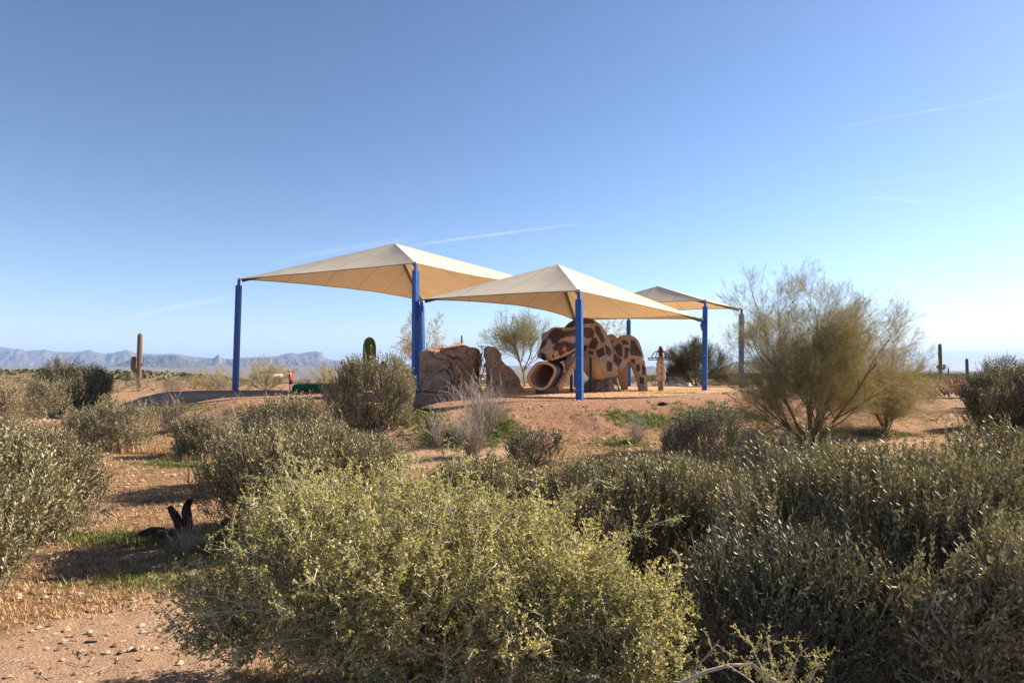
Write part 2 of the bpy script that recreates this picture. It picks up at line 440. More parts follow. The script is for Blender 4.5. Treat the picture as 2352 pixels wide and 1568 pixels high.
# ------------------------------------------------------------------ haze
def make_haze():
    bm = bmbox((60000, 60000, 900), Matrix.Translation((0, 0, 900 / 2 - 140)))
    m = bpy.data.materials.new('haze_air'); m.use_nodes = True; nt = m.node_tree
    nt.nodes.remove(nt.nodes['Principled BSDF'])
    v = nd(nt, 'ShaderNodeVolumePrincipled'); v.inputs['Density'].default_value = 0.000055; v.inputs['Color'].default_value = (.40, .62, 1, 1)
    v.inputs['Anisotropy'].default_value = 0.0
    nt.links.new(v.outputs[0], nt.nodes['Material Output'].inputs['Volume'])
    o = bmobj('haze', bm, m); o['kind'] = 'stuff'; o['label'] = 'thin desert haze over the valley'
make_haze()

# ------------------------------------------------------------------ contrails and thin cloud
def contrail_mat():
    m = bpy.data.materials.new('contrail_vapour'); m.use_nodes = True; nt = m.node_tree
    nt.nodes.remove(nt.nodes['Principled BSDF'])
    d = nd(nt, 'ShaderNodeBsdfDiffuse'); d.inputs[0].default_value = (1, 1, 1, 1)
    tl = nd(nt, 'ShaderNodeBsdfTranslucent'); tl.inputs[0].default_value = (1, 1, 1, 1)
    mx0 = nd(nt, 'ShaderNodeMixShader'); nt.links.new(d.outputs[0], mx0.inputs[1]); nt.links.new(tl.outputs[0], mx0.inputs[2])
    tr = nd(nt, 'ShaderNodeBsdfTransparent')
    a = math_(nt, 'MULTIPLY', attr(nt, 'soft'), ramp(nt, noise(nt, .0016, 6, .6, geoco(nt)), [(.3, (.25, .25, .25)), (.7, (1, 1, 1))]))
    mx = nd(nt, 'ShaderNodeMixShader'); nt.links.new(a, mx.inputs[0]); nt.links.new(tr.outputs[0], mx.inputs[1]); nt.links.new(mx0.outputs[0], mx.inputs[2])
    nt.links.new(mx.outputs[0], nt.nodes['Material Output'].inputs['Surface']); return m
CM = contrail_mat()
def contrail(pts, w0, w1, alpha, label, name='contrail', cat='contrail', D=26000):
    c = catmull([list(P(px, py, D)) for px, py in pts], 60)
    K, W = len(c), 9
    T = norm(np.gradient(c, axis=0)); V = norm(c - np.array([0, 0, EYE])); S = norm(np.cross(T, V))
    t = np.linspace(0, 1, K); w = (w0 + (w1 - w0) * t) * D / FPX
    s = np.linspace(-1, 1, W)
    wig = fbm(np.stack([t * 14, t * 0 + w0], -1), 3, int(w0 * 10)) * .25
    up = -V
    pos = c[:, None] + S[:, None] * ((s[None, :] + wig[:, None]) * w[:, None])[..., None] + up[:, None] * ((1 - s ** 2)[None, :] * w[:, None] * .4)[..., None]
    low = c[:, None] + S[:, None] * ((s[None, :] + wig[:, None]) * w[:, None])[..., None] - up[:, None] * ((1 - s ** 2)[None, :] * w[:, None] * .4)[..., None]
    soft = (np.cos(s * math.pi / 2) ** 1.5)[None, :] * (np.sin(np.clip(t * 1.0, 0, 1) * math.pi) ** .6)[:, None] * alpha * .5
    v = np.concatenate([pos.reshape(-1, 3), low.reshape(-1, 3)])
    q = grid_quads(K, W); q = np.concatenate([q, q[:, ::-1] + K * W])
    me = mesh_arrays(name, v, q, smooth=True); vattr(me, 'soft', np.concatenate([soft.ravel(), soft.ravel()]))
    o = link(name, me, CM); tag(o, label, cat, 'contrails and thin streaks of cloud in the sky')
    o.visible_shadow = True
contrail([(930, 568), (1000, 556), (1150, 537), (1260, 523), (1360, 508)], 5, 3.2, .34, 'brightest white contrail rising to the right above the peaks of the tan canopies')
contrail([(640, 600), (740, 580), (850, 562), (960, 545)], 12, 10, .14, 'faint wide contrail just above the left canopy slope')
contrail([(250, 742), (330, 722), (420, 703), (535, 680)], 5, 9, .36, 'contrail climbing toward the top of the leftmost blue post')
contrail([(1900, 298), (2050, 270), (2200, 243), (2420, 198)], 2, 4.5, .20, 'thin contrail highest in the sky at the upper right')
contrail([(1890, 432), (2000, 422), (2100, 408), (2200, 400)], 2, 4, .16, 'short faint contrail below the high upper right one')
contrail([(1960, 452), (2040, 456), (2100, 462), (2170, 466)], 5, 6, .16, 'small pale smear of cloud under the short contrail', 'cloud', 'cloud')
contrail([(2000, 690), (2120, 694), (2250, 696), (2420, 697)], 3, 7, .26, 'flat streak of cloud right of the bare tree top', 'cloud', 'cloud')
contrail([(2220, 757), (2300, 758), (2380, 760), (2450, 760)], 5, 10, .30, 'low bright smear of cloud above the right saguaros', 'cloud', 'cloud')
contrail([(2250, 662), (2320, 663), (2400, 665), (2450, 664)], 3, 5, .18, 'thin dash of cloud at the right edge of the sky', 'cloud', 'cloud')
contrail([(-60, 738), (120, 742), (300, 746), (560, 730)], 14, 22, .13, 'broad veil of cloud low over the left mountains', 'cloud', 'cloud')
contrail([(500, 770), (700, 762), (950, 752), (1300, 742)], 16, 20, .13, 'long veil of cloud seen under the canopies', 'cloud', 'cloud')
contrail([(-60, 775), (100, 770), (300, 768), (520, 760)], 12, 14, .10, 'lowest veil of cloud left of the tall saguaro', 'cloud', 'cloud')
contrail([(60, 740), (110, 712), (150, 694), (200, 672)], 7, 12, .10, 'faint slanting contrail at the left edge of the sky')

# ------------------------------------------------------------------ playground surface and border
CHIP = np.array([(-4.3, 24.1), (-2.4, 22.7), (0, 21.6), (2.4, 20.6), (4.0, 21.0), (5.6, 22.2), (7.4, 24.3), (9.1, 26.6), (11.2, 28.9), (13, 31.2), (13, 33.4), (10, 34.3), (6, 34.6), (0, 35), (-5, 35), (-8, 32), (-7.2, 27.5), (-5.6, 25.2)])
def chip_ring(n=260):
    c = catmull(np.concatenate([CHIP, CHIP[:1]]), n)[:-1]; return c
def make_chips():
    ring = chip_ring(); cen = ring.mean(0)
    K = 60; f = np.linspace(0, 1, K)[None, :, None]
    g = cen + (ring[:, None] - cen) * f
    x, y = g[..., 0], g[..., 1]
    z = H(x, y) + .035 + .012 * fbm(np.stack([x * 2, y * 2], -1), 3, 3) + .02 * vnoise(np.stack([x * .7, y * .7], -1), 5)
    z[:, -1] -= .06
    v = np.stack([x, y, z], -1).reshape(-1, 3)
    me = mesh_arrays('wood_chip_surface', v, grid_quads(len(ring), K, True), smooth=True)
    m, nt, b = mat('wood_chips', (.6, .38, .2), .9, .1)
    co = geoco(nt)
    vo = nd(nt, 'ShaderNodeTexVoronoi'); vo.inputs['Scale'].default_value = 26; nt.links.new(co, vo.inputs['Vector'])
    n = noise(nt, 30, 6, .8, co)
    c = ramp(nt, nd_sep(nt, vo.outputs['Color']), [(0, (.40, .22, .10)), (.5, (.62, .37, .18)), (1, (.78, .54, .31))])
    c = mixc(nt, math_(nt, 'MULTIPLY', ramp(nt, n, [(.35, (1, 1, 1)), (.55, (0, 0, 0))]), .6), c, (.30, .15, .07))
    c = mixc(nt, ramp(nt, noise(nt, .5, 4, .6, co), [(.45, (0, 0, 0)), (.7, (.5, .5, .5))]), c, (.48, .27, .16))
    nt.links.new(c, b.inputs['Base Color']); bump(nt, b, vo.outputs['Distance'], .8, .03)
    link('wood_chip_surface', me, m)['kind'] = 'structure'
    # loose chips lying proud of the surface
    N = 16000
    i = RNG.integers(0, len(ring), N); r = np.sqrt(RNG.random(N)) * .985
    p = cen + (ring[i] - cen) * r[:, None]; p = p[p[:, 1] < 31.5]; N = len(p)
    z = H(p[:, 0], p[:, 1]) + .035 + .012 * fbm(p * 2, 3, 3) + .02 * vnoise(p * .7, 5) + .012
    L = RNG.uniform(.012, .032, N); W = L * RNG.uniform(.25, .5, N); a = RNG.uniform(0, 6.28, N)
    d = np.stack([np.cos(a), np.sin(a), RNG.uniform(-.5, .5, N)], -1); s = np.stack([-np.sin(a), np.cos(a), RNG.uniform(-.5, .5, N)], -1)
    c = np.stack([p[:, 0], p[:, 1], z], -1)
    v = np.stack([c - d * L[:, None] - s * W[:, None], c + d * L[:, None] - s * W[:, None], c + d * L[:, None] + s * W[:, None], c - d * L[:, None] + s * W[:, None]], 1)
    g = Geo(); g.add(v.reshape(-1, 3), np.arange(4 * N).reshape(N, 4), 0, RNG.random(N))
    mm = leaf_mat('loose_chip', (.34, .18, .08), (.58, .36, .18), (.80, .60, .38), .8, .1, .0)
    o = build('loose_wood_chips', g, mm); tag(o, 'loose orange wood chips scattered over the playground bed', kind='stuff')
    # timber border
    n = 66
    c = catmull(np.concatenate([CHIP, CHIP[:1]]), n * 1 + 1)
    root = empty('border_edging', (0, 21, 0), 'low grey brown timber edging curving around the wood chip bed', 'edging')
    tm = simple_noise_mat('weathered_timber', (.20, .15, .11), (.36, .28, .20), 6)
    for k in range(n):
        a, b2 = c[k], c[k + 1]; L = np.linalg.norm(b2 - a) - .012
        mid = (a + b2) / 2; ang = math.atan2(b2[1] - a[1], b2[0] - a[0])
        zz = Hs(mid[0], mid[1])
        mt = Matrix.Translation((mid[0], mid[1] - 21, zz + .02)) @ Matrix.Rotation(ang, 4, 'Z')
        bmobj('timber', bmbox((L, .06, .09), mt), tm, root, bev=.008, seg=1)
def nd_sep(nt, col):
    s = nd(nt, 'ShaderNodeSeparateColor'); nt.links.new(col, s.inputs[0]); return s.outputs[0]
make_chips()
# ------------------------------------------------------------------ posts and canopies
def blue_paint():
    m, nt, b = mat('blue_paint', (.012, .075, .36), .38, .5)
    co = objco(nt)
    n = noise(nt, 5, 6, .7, co)
    c = ramp(nt, n, [(.3, (.004, .068, .28)), (.6, (.006, .088, .37)), (.8, (.014, .12, .42))])
    nt.links.new(c, b.inputs['Base Color'])
    r = ramp(nt, n, [(.3, (.3, .3, .3)), (.7, (.5, .5, .5))]); nt.links.new(r, b.inputs['Roughness'])
    return m
BLUE = blue_paint()
DARKM = mat('dark_steel', (.02, .022, .028), .45, .5)[0]
BOLT = mat('bolt_steel', (.5, .5, .52), .35, .5, .9)[0]
def post(base, top, w, phi, label, arms=(), neck=.28):
    """square column from base to just below the canopy corner `top`, then a thinner neck and a rounded cap"""
    base = Vector(base); top = Vector(top)
    zb = Hs(base.x, base.y) - .12
    root = empty('shade_post', base, label, 'post', 'blue steel posts of the shade canopies')
    rel = top - base
    ax = rel.normalized()
    rot = Vector((0, 0, 1)).rotation_difference(ax).to_matrix().to_4x4() @ Matrix.Rotation(phi, 4, 'Z')
    L = rel.length
    colh = L - neck
    low = zb - base.z
    bmobj('column', bmbox((w, w, colh - low), rot @ Matrix.Translation((0, 0, (colh + low) / 2))), BLUE, root, bev=.012, seg=2)
    bmobj('neck', bmbox((w * .48, w * .48, neck - .05), rot @ Matrix.Translation((0, 0, colh + (neck - .05) / 2 + .001))), BLUE, root, bev=.006, seg=1)
    for s in (-1, 1):
        bmobj('bolt', bmbox((.035, .03, .035), rot @ Matrix.Translation((s * .04 * 0, -w / 2 - .012, colh * (.42 if s > 0 else .1)))), BOLT, root, bev=.008, seg=1)
    # bracket struts from neck towards the canopy
    for (tx, ty, tz) in arms:
        t = Vector((tx, ty, tz)) - base
        hdir = Vector((t.x, t.y, 0)); dist = hdir.length; hdir.normalize()
        bm = bmesh.new()
        ang = math.atan2(hdir.y, hdir.x)
        R = Matrix.Rotation(ang, 4, 'Z')
        zc = t.z - .30
        pts = [(w * .5 - .004, -.62), (dist + .05, -.10), (dist + .05, .20), (dist - .07, .20), (dist - .07, -.02), (w * .5 - .004, -.02)]
        th = .07
        vs = [bm.verts.new(R @ Vector((p[0], s * th, zc + p[1]))) for s in (-1, 1) for p in pts]
        n = len(pts); bm.faces.new(vs[:n][::-1]); bm.faces.new(vs[n:])
        for k in range(n): bm.faces.new((vs[k], vs[(k + 1) % n], vs[n + (k + 1) % n], vs[n + k]))
        bmobj('bracket', bm, BLUE, root, bev=.006, seg=1)
    return root

def fabric_mat():
    m, nt, b = mat('shade_cloth', (.5, .42, .31), .9, .05)
    uv = attr(nt, 'seam'); 
    co = objco(nt)
    n = noise(nt, 1.1, 5, .6, co)
    c = ramp(nt, n, [(.3, (.62, .55, .43)), (.7, (.69, .62, .49))])
    se = ramp(nt, math_(nt, 'ABSOLUTE', math_(nt, 'SUBTRACT', math_(nt, 'FRACT', uv), .5)), [(.0, (.55, .55, .55)), (.010, (.55, .55, .55)), (.016, (0, 0, 0))])
    c = mixc(nt, se, c, (.24, .18, .12))
    nt.links.new(c, b.inputs['Base Color'])
    t = nd(nt, 'ShaderNodeBsdfTranslucent'); nt.links.new(mixc(nt, 1.0, c, (.86, .64, .42), 'MULTIPLY'), t.inputs[0])
    mx = nd(nt, 'ShaderNodeMixShader'); mx.inputs[0].default_value = .20
    nt.links.new(b.outputs[0], mx.inputs[1]); nt.links.new(t.outputs[0], mx.inputs[2])
    wv = nd(nt, 'ShaderNodeTexWave'); wv.inputs['Scale'].default_value = 6; wv.inputs['Distortion'].default_value = 3; nt.links.new(co, wv.inputs['Vector'])
    bump(nt, b, n, .25, .05)
    nt.links.new(mx.outputs[0], nt.nodes['Material Output'].inputs['Surface'])
    return m
CLOTH = fabric_mat()
def canopy(apex, corners, label, sag=.30, inward=.35, seam=1.7, hipdrop=.0, seed=0, ripple=None):
    apex = np.array(apex); C = [np.array(c, float) for c in corners]
    cen = sum(C) / 4
    root = empty('shade_canopy', Vector((cen[0], cen[1], min(c[2] for c in C))), label, 'canopy', 'tan fabric shade canopies')
    o0 = np.array(root.location)
    NT, NS = 30, 41
    V, Q, S = [], [], []; n0 = 0
    for k in range(4):
        a, b = C[k], C[(k + 1) % 4]
        t = np.linspace(0, 1, NT)[:, None]; s = np.linspace(0, 1, NS)[None, :]
        ha = apex + (a - apex) * t[..., None]; hb = apex + (b - apex) * t[..., None]
        ha = ha.reshape(NT, 1, 3); hb = hb.reshape(NT, 1, 3)
        drop = -hipdrop * np.sin(t * math.pi)
        p = ha * (1 - s[..., None]) + hb * s[..., None]
        w = 4 * s * (1 - s)
        L = np.linalg.norm(b - a)
        out = ((a + b) / 2 - cen); out[2] = 0; out /= np.linalg.norm(out)
        p = p - out * (w * inward * t ** 1.6 * (L / 9))[..., None]
        mide = (a + b) / 2; slope = (apex[2] - mide[2]) / np.linalg.norm((apex - mide)[:2])
        p[..., 2] += w * (inward * slope * t ** 1.6 - sag * t * (.3 + .7 * (1 - t))) * (L / 9) - drop
        p[..., 2] += .02 * fbm(np.stack([p[..., 0] * .9, p[..., 1] * .9], -1), 3, seed + k) * w * t
        V.append(p.reshape(-1, 3)); Q.append(grid_quads(NT, NS) + n0); n0 += NT * NS
        # seams run square to the outer edge
        sm = (s * L * np.ones_like(t) - L / 2) * t / seam + .5 + .13
        S.append(np.broadcast_to(sm, (NT, NS)).ravel())
    v = np.concatenate(V) - o0; q = np.concatenate(Q)
    me = mesh_arrays('fabric', v, q, smooth=True); vattr(me, 'seam', np.concatenate(S))
    link('fabric', me, CLOTH, root)
    # edge hem / cable, per side
    for k in range(4):
        e = V[k].reshape(NT, NS, 3)[-1] - o0
        vv, qq = tube_batch(e[None], np.full((1, NS), .022), 5)
        g = Geo().add(vv, qq); build('hem', g, HEM, root, True)
    for c in C:
        d = (c - apex); L = np.linalg.norm(d)
        mid = apex + d * .5 - np.array([0, 0, .10]) - o0
        q_ = Vector(d / L).to_track_quat('Z', 'Y').to_matrix().to_4x4()
        bmobj('rafter', bmbox((.09, .13, L - .25), Matrix.Translation(mid) @ q_), RAFT, root, bev=.01, seg=1)
        bm = bmesh.new(); bmesh.ops.create_uvsphere(bm, u_segments=12, v_segments=8, radius=.06)
        bmesh.ops.transform(bm, matrix=Matrix.Translation(Vector(c - o0 - d / L * .02)) @ q_ @ Matrix.Diagonal((1.0, 1.0, 1.5, 1)), verts=bm.verts)
        bmobj('corner_cap', bm, CLOTH2, root, True)
    return root
HEM = mat('hem_cord', (.36, .30, .20), .9, .1)[0]
CLOTH2 = mat('folded_cloth', (.50, .43, .32), .9, .1)[0]
RAFT = mat('rafter_paint', (.05, .06, .10), .5, .4)[0]

tL, tM, tR, t4 = P(549, 641, 28.0), P(955, 604, 24.0), P(968, 690, 36.8), P(1322, 671, 32.8)
c2L, c2F, c2R, c2B = P(969, 688, 24.0), P(1330, 668, 20.0), P(1613, 733, 28.6), P(1322, 736, 32.6)
c3F, c3R, c3B, c3L = P(1620, 690, 28.8), P(1703, 709, 32.3), P(1444, 724, 36.0), P(1326, 711, 32.6)
def gb(px, d): return at(px, d)
post(gb(541, 28.0), tL, .21, -.1, 'leftmost blue post, standing alone at the left corner of the biggest canopy')
post(gb(954, 24.0), tM, .215, math.radians(-40), 'thick blue post in front of the brown climbing rock, carrying two canopies', arms=[c2L])
post(gb(971, 36.8), tR, .25, math.radians(-35), 'blue post behind the big climbing rock, just right of the thick front one')
post(gb(1324, 32.8), t4, .24, -.3, 'blue post half hidden behind the nearest post beside the snake head')
post(gb(1331, 20.0), c2F, .205, math.radians(-27), 'nearest blue post, in front of the snake slide at the edge of the bank')
p7 = post(gb(1618, 28.8), c3F, .215, math.radians(-26), 'blue post right of the stone totem with an elbow bracket for the lower canopy')
post(gb(1702, 32.3), c3R, .23, -.15, 'rightmost blue post, partly behind the bare palo verde')
post(gb(1444, 36.0), c3B, .23, -.3, 'slim looking blue post behind the second hump of the snake')
# elbow bracket of the lower canopy corner
def elbow():
    b = Vector(p7.location); t = c2R - b
    bm = bmesh.new(); w = .09
    pts = [(.118, t.z - 1.05), (.118, t.z - .62), (-.10 + .0, t.z - .50 + .0)]
    prof = [(.10, t.z - .55), (-.118, t.z - .55), (-.21, t.z - .22), (.02, t.z - .22)]
    vs = [bm.verts.new((p[0], (-.235 if s < 0 else -.08), p[1])) for s in (-1, 1) for p in prof]; n = 4
    bm.faces.new(vs[:n][::-1]); bm.faces.new(vs[n:])
    for k in range(n): bm.faces.new((vs[k], vs[(k + 1) % n], vs[n + (k + 1) % n], vs[n + k]))
    bmobj('bracket', bm, BLUE, p7, bev=.005, seg=1)
    bmobj('bracket_neck', bmbox((.10, .10, .22), Matrix.Translation((-.12, -.16, t.z - .12))), BLUE, p7, bev=.006, seg=1)
elbow()
canopy(P(907, 559, 29.4), [tL, tM, t4, tR], 'largest and highest tan canopy on the left', .45, .5, 1.9, seed=1)
canopy(P(1281, 607, 25.6), [c2L, c2F, c2R, c2B], 'middle tan canopy right over the snake slide', .45, .6, 1.8, seed=5)
canopy(P(1510, 657, 32.4), [c3F, c3R, c3B, c3L], 'smallest tan canopy behind on the right', .35, .5, 1.8, seed=9)

# ------------------------------------------------------------------ climbing rocks
def rock_mat(name, cols, scale=1.4):
    m, nt, b = mat(name, cols[1], .9, .15)
    co = objco(nt)
    n = noise(nt, scale, 8, .7, co); n2 = noise(nt, scale * 7, 8, .75, co)
    c = ramp(nt, n, [(.3, cols[0]), (.5, cols[1]), (.7, cols[2])])
    c = mixc(nt, math_(nt, 'MULTIPLY', ramp(nt, n2, [(.35, (1, 1, 1)), (.6, (0, 0, 0))]), .4), c, tuple(k * .6 for k in cols[0]))
    crk = attr(nt, 'crack')
    c = mixc(nt, math_(nt, 'MULTIPLY', crk, .9), c, tuple(k * .16 for k in cols[0]))
    wv = noise(nt, scale * 2.4, 8, .8, co, 1.2); c = mixc(nt, math_(nt, 'MULTIPLY', ramp(nt, wv, [(.44, (0, 0, 0)), (.49, (1, 1, 1)), (.54, (0, 0, 0))]), .35), c, tuple(k * .4 for k in cols[0]))
    nt.links.new(c, b.inputs['Base Color'])
    bump(nt, b, math_(nt, 'ADD', n2, math_(nt, 'MULTIPLY', wv, 1.5)), .9, .09)
    return m
def loft_rock(name, rows, m, seed, parent=None, origin=(0, 0, 0), na=200, nz=120, amp=.12, cell=1.6, pw=3.0, big=.0):
    """rows: (z, x0, x1, y0, y1) from the foot up; closed at the top"""
    r = np.array(rows, float)
    t = np.linspace(0, 1, nz)
    zt = np.interp(t, np.linspace(0, 1, len(r)), r[:, 0])
    R = [np.interp(t, np.linspace(0, 1, len(r)), r[:, k]) for k in range(1, 5)]
    a = np.linspace(0, 2 * math.pi, na, endpoint=False)
    ca, sa = np.cos(a), np.sin(a)
    sx = np.sign(ca) * np.abs(ca) ** (2 / pw); sy = np.sign(sa) * np.abs(sa) ** (2 / pw)
    closing = np.sqrt(np.clip(1 - np.clip((t - .86) / .14, 0, 1) ** 2.2, 0, 1))
    A, T = np.meshgrid(np.arange(na), np.arange(nz), indexing='ij')
    cx = (R[0] + R[1]) / 2; cy = (R[2] + R[3]) / 2; hx = (R[1] - R[0]) / 2 * closing; hy = (R[3] - R[2]) / 2 * closing
    x = cx[T] + sx[A] * hx[T]; y = cy[T] + sy[A] * hy[T]; z = zt[T]
    v = np.stack([x, y, z], -1)
    out = np.stack([sx[A] * np.maximum(closing[T], .15), sy[A] * np.maximum(closing[T], .15), (1 - closing[T])], -1); out = norm(out)
    p = v + .55 * np.stack([fbm(v * 1.1, 3, seed + 1), fbm(v * 1.1, 3, seed + 2), fbm(v * 1.1, 3, seed + 3)], -1)
    F1, F2, ID = worley(p * np.array([cell, cell, cell * .85]), seed)
    G1, G2, ID2 = worley(p * cell * 2.3, seed + 7)
    crack = 1 - sstep(0, .10, F2 - F1); crack2 = (1 - sstep(0, .09, G2 - G1)) * .6
    d = (ID - .5) * 2 * amp + (ID2 - .5) * amp * .7 - crack * amp * .5 * sstep(-.3, .4, fbm(v * 1.1, 2, seed + 19)) - crack2 * amp * .2 + amp * 1.5 * fbm(v * 1.3, 4, seed + 11) - .9 * amp * np.abs(fbm(v * 2.4, 4, seed + 17)) + .5 * amp * np.round(fbm(v * np.array([1.2, 1.2, 3.0]), 2, seed + 27) * 4) / 2 + .03 * fbm(v * 9, 3, seed + 13, True)
    v = v + out * (d * sstep(-.02, .12, T / nz))[..., None]
    v[:, 0, 2] = r[0, 0] - .1
    vv = v.reshape(-1, 3) - np.asarray(origin)
    me = mesh_arrays(name, vv, grid_quads(na, nz, True), smooth=True)
    vattr(me, 'crack', (np.clip(np.maximum(crack * sstep(-.3, .4, fbm(v * 1.1, 2, seed + 19)), crack2 * .5), 0, 1) * .8).ravel())
    try: me.set_sharp_from_angle(angle=math.radians(38))
    except Exception: pass
    return link(name, me, m, parent)
ROCK = rock_mat('sculpted_rock', [(.50, .29, .175), (.70, .45, .29), (.80, .60, .44)])
def PX(px, d): return (px - CX) / FPX * d
def PZ(py, d): return P(CX, py, d)[2]
def climbing_rocks():
    d = 26.0; x = lambda p: PX(p, d); z = lambda q: PZ(q, d)
    r1 = empty('climbing_rock', (x(1030), d, 0), 'big brown sculpted climbing rock behind the thick blue post', 'climbing rock', 'brown sculpted climbing rocks')
    loft_rock('boulder', [(-.15, x(948), x(1102), 24.9, 28.3), (z(890), x(950), x(1098), 25.0, 28.2), (z(870), x(951), x(1092), 25.1, 28.1), (z(850), x(953), x(1096), 25.2, 28.0), (z(830), x(955), x(1100), 25.3, 28.0), (z(815), x(958), x(1101), 25.4, 27.8), (z(805), x(966), x(1097), 25.6, 27.6), (z(799), x(985), x(1093), 25.9, 27.4), (z(794), x(1000), x(1090), 26.1, 27.2)], ROCK, 3, r1, r1.location, na=280, nz=130, amp=.10, cell=1.25, pw=3.2)
    loft_rock('cap_stone', [(z(802), x(1018), x(1078), 26.1, 27.5), (z(797), x(1022), x(1074), 26.2, 27.4), (z(792), x(1034), x(1066), 26.3, 27.2), (z(788), x(1044), x(1060), 26.5, 27.0)], ROCK, 13, r1, r1.location, na=70, nz=30, amp=.05, cell=2.4, pw=2.6)
    loft_rock('rock_nose', [(z(868), x(1046), x(1066), 24.9, 25.6), (z(862), x(1046), x(1068), 24.75, 25.6), (z(850), x(1048), x(1066), 24.8, 25.7), (z(842), x(1048), x(1060), 24.95, 25.7), (z(835), x(1049), x(1054), 25.1, 25.7)], ROCK, 33, r1, r1.location, na=60, nz=40, amp=.05, cell=2.6)
    for (px, py) in ((993, 833), (1040, 817), (1012, 862), (1075, 870)):
        bm = bmesh.new(); bmesh.ops.create_uvsphere(bm, u_segments=8, v_segments=6, radius=.035)
        bmesh.ops.transform(bm, matrix=Matrix.Translation(P(px, py, 25.22) - r1.location), verts=bm.verts)
        bmobj('hold_bolt', bm, BOLT, r1, True)
    r2 = empty('climbing_rock', (x(1150), d, 0), 'narrow brown climbing rock sloping down to the right, beyond the rope net', 'climbing rock', 'brown sculpted climbing rocks')
    loft_rock('boulder', [(-.15, x(1114), x(1206), 25.0, 27.2), (z(890), x(1114), x(1200), 25.1, 27.1), (z(878), x(1115), x(1190), 25.2, 27.0), (z(862), x(1116), x(1184), 25.3, 26.9), (z(848), x(1116), x(1174), 25.4, 26.8), (z(838), x(1114), x(1162), 25.45, 26.8), (z(826), x(1112), x(1152), 25.5, 26.7), (z(812), x(1111), x(1148), 25.5, 26.6), (z(801), x(1112), x(1144), 25.6, 26.5), (z(793), x(1115), x(1140), 25.7, 26.4)], ROCK, 26, r2, r2.location, na=220, nz=130, amp=.06, cell=1.5, pw=2.8)
    # rope net
    net = empty('climbing_net', (x(1108), 26.2, z(830)), 'black rope climbing net strung between the two brown rocks', 'net')
    o0 = np.array(net.location)
    W = lambda p, q: np.array(P(p, q, 26.0)) - o0
    ropes = [[(1098, 795), (1112, 795), (1125, 795)], [(1098, 838), (1112, 839), (1124, 838)], [(1098, 878), (1110, 880), (1122, 879)], [(1098, 808), (1107, 820), (1112, 836), (1109, 856), (1104, 872)], [(1104, 796), (1108, 812), (1100, 826), (1100, 838)], [(1120, 797), (1111, 815), (1106, 838), (1103, 852)], [(1095, 852), (1103, 866), (1110, 886)], [(1113, 838), (1110, 858), (1104, 872), (1106, 888)]]
    for r in ropes:
        c = catmull([W(*p) for p in r], 14)
        vv, qq = tube_batch(c[None], np.full((1, 14), .013), 5)
        build('rope', Geo().add(vv, qq), DARKM, net, True)
    for (p, q) in ((1107, 796), (1106, 838), (1112, 838), (1104, 871), (1106, 812)):
        bm = bmesh.new(); bmesh.ops.create_uvsphere(bm, u_segments=7, v_segments=5, radius=.03)
        bmesh.ops.transform(bm, matrix=Matrix.Translation(Vector(W(p, q))), verts=bm.verts); bmobj('knot', bm, DARKM, net, True)
climbing_rocks()

# ------------------------------------------------------------------ the snake slide
def KC(cx, cy): return 1171.4 + cx * .14648, 712.0 + cy * .14648
def K(cx, cy, d): return P(*KC(cx, cy), d)
def inpoly(x, y, poly):
    poly = np.array(poly, float); n = len(poly); r = np.zeros(x.shape, bool)
    j = n - 1
    for i in range(n):
        xi, yi = poly[i]; xj, yj = poly[j]
        c = ((yi > y) != (yj > y)) & (x < (xj - xi) * (y - yi) / (yj - yi + 1e-9) + xi)
        r ^= c; j = i
    return r
PATCH = [[(820, 300), (900, 215), (1010, 145), (1150, 130), (1270, 150), (1290, 215), (1160, 220), (1010, 250), (900, 300), (830, 330)],
         [(1160, 285), (1260, 280), (1320, 335), (1300, 420), (1200, 435), (1160, 400)],
         [(1350, 250), (1410, 290), (1470, 440), (1470, 500), (1430, 490), (1335, 320)],
         [(1290, 440), (1350, 445), (1375, 510), (1330, 610), (1240, 570)],
         [(1160, 555), (1210, 565), (1200, 615), (1160, 640)],
         [(1350, 640), (1465, 585), (1478, 705), (1390, 745), (1365, 700)],
         [(1530, 812), (1608, 820), (1598, 950), (1528, 950)],
         [(1640, 690), (1752, 775), (1700, 890), (1630, 800)],
         [(1495, 560), (1560, 590), (1590, 660), (1560, 715), (1510, 690)],
         [(1760, 470), (1830, 480), (1860, 540), (1770, 530)],
         [(1640, 590), (1720, 530), (1760, 560), (1760, 720), (1700, 700)],
         [(1800, 590), (1870, 600), (1850, 740), (1800, 760)],
         [(1885, 625), (1905, 480), (1960, 500), (2040, 640), (2060, 705), (1900, 700)],
         [(1900, 760), (1960, 775), (1955, 835), (1905, 825)],
         [(1980, 850), (2040, 858), (2030, 960), (1985, 945)],
         [(2080, 865), (2125, 900), (2125, 1010), (2075, 1000)],
         [(2035, 1050), (2100, 1060), (2100, 1160), (2040, 1150)],
         [(1690, 930), (1740, 900), (1700, 1000)], [(1240, 640), (1300, 640), (1300, 700), (1240, 690)]]
HEADP = [[(420, 560), (450, 525), (585, 430), (580, 520), (520, 590), (440, 640)],
         [(580, 430), (615, 350), (700, 290), (800, 290), (840, 330), (1070, 300), (1070, 400), (900, 420), (800, 450), (740, 520), (660, 530), (640, 470)],
         [(665, 590), (720, 520), (850, 480), (930, 510), (1070, 500), (1070, 580), (960, 640), (880, 660), (790, 720), (760, 690), (755, 640), (690, 640)],
         [(478, 672), (560, 672), (580, 800), (478, 800)]]
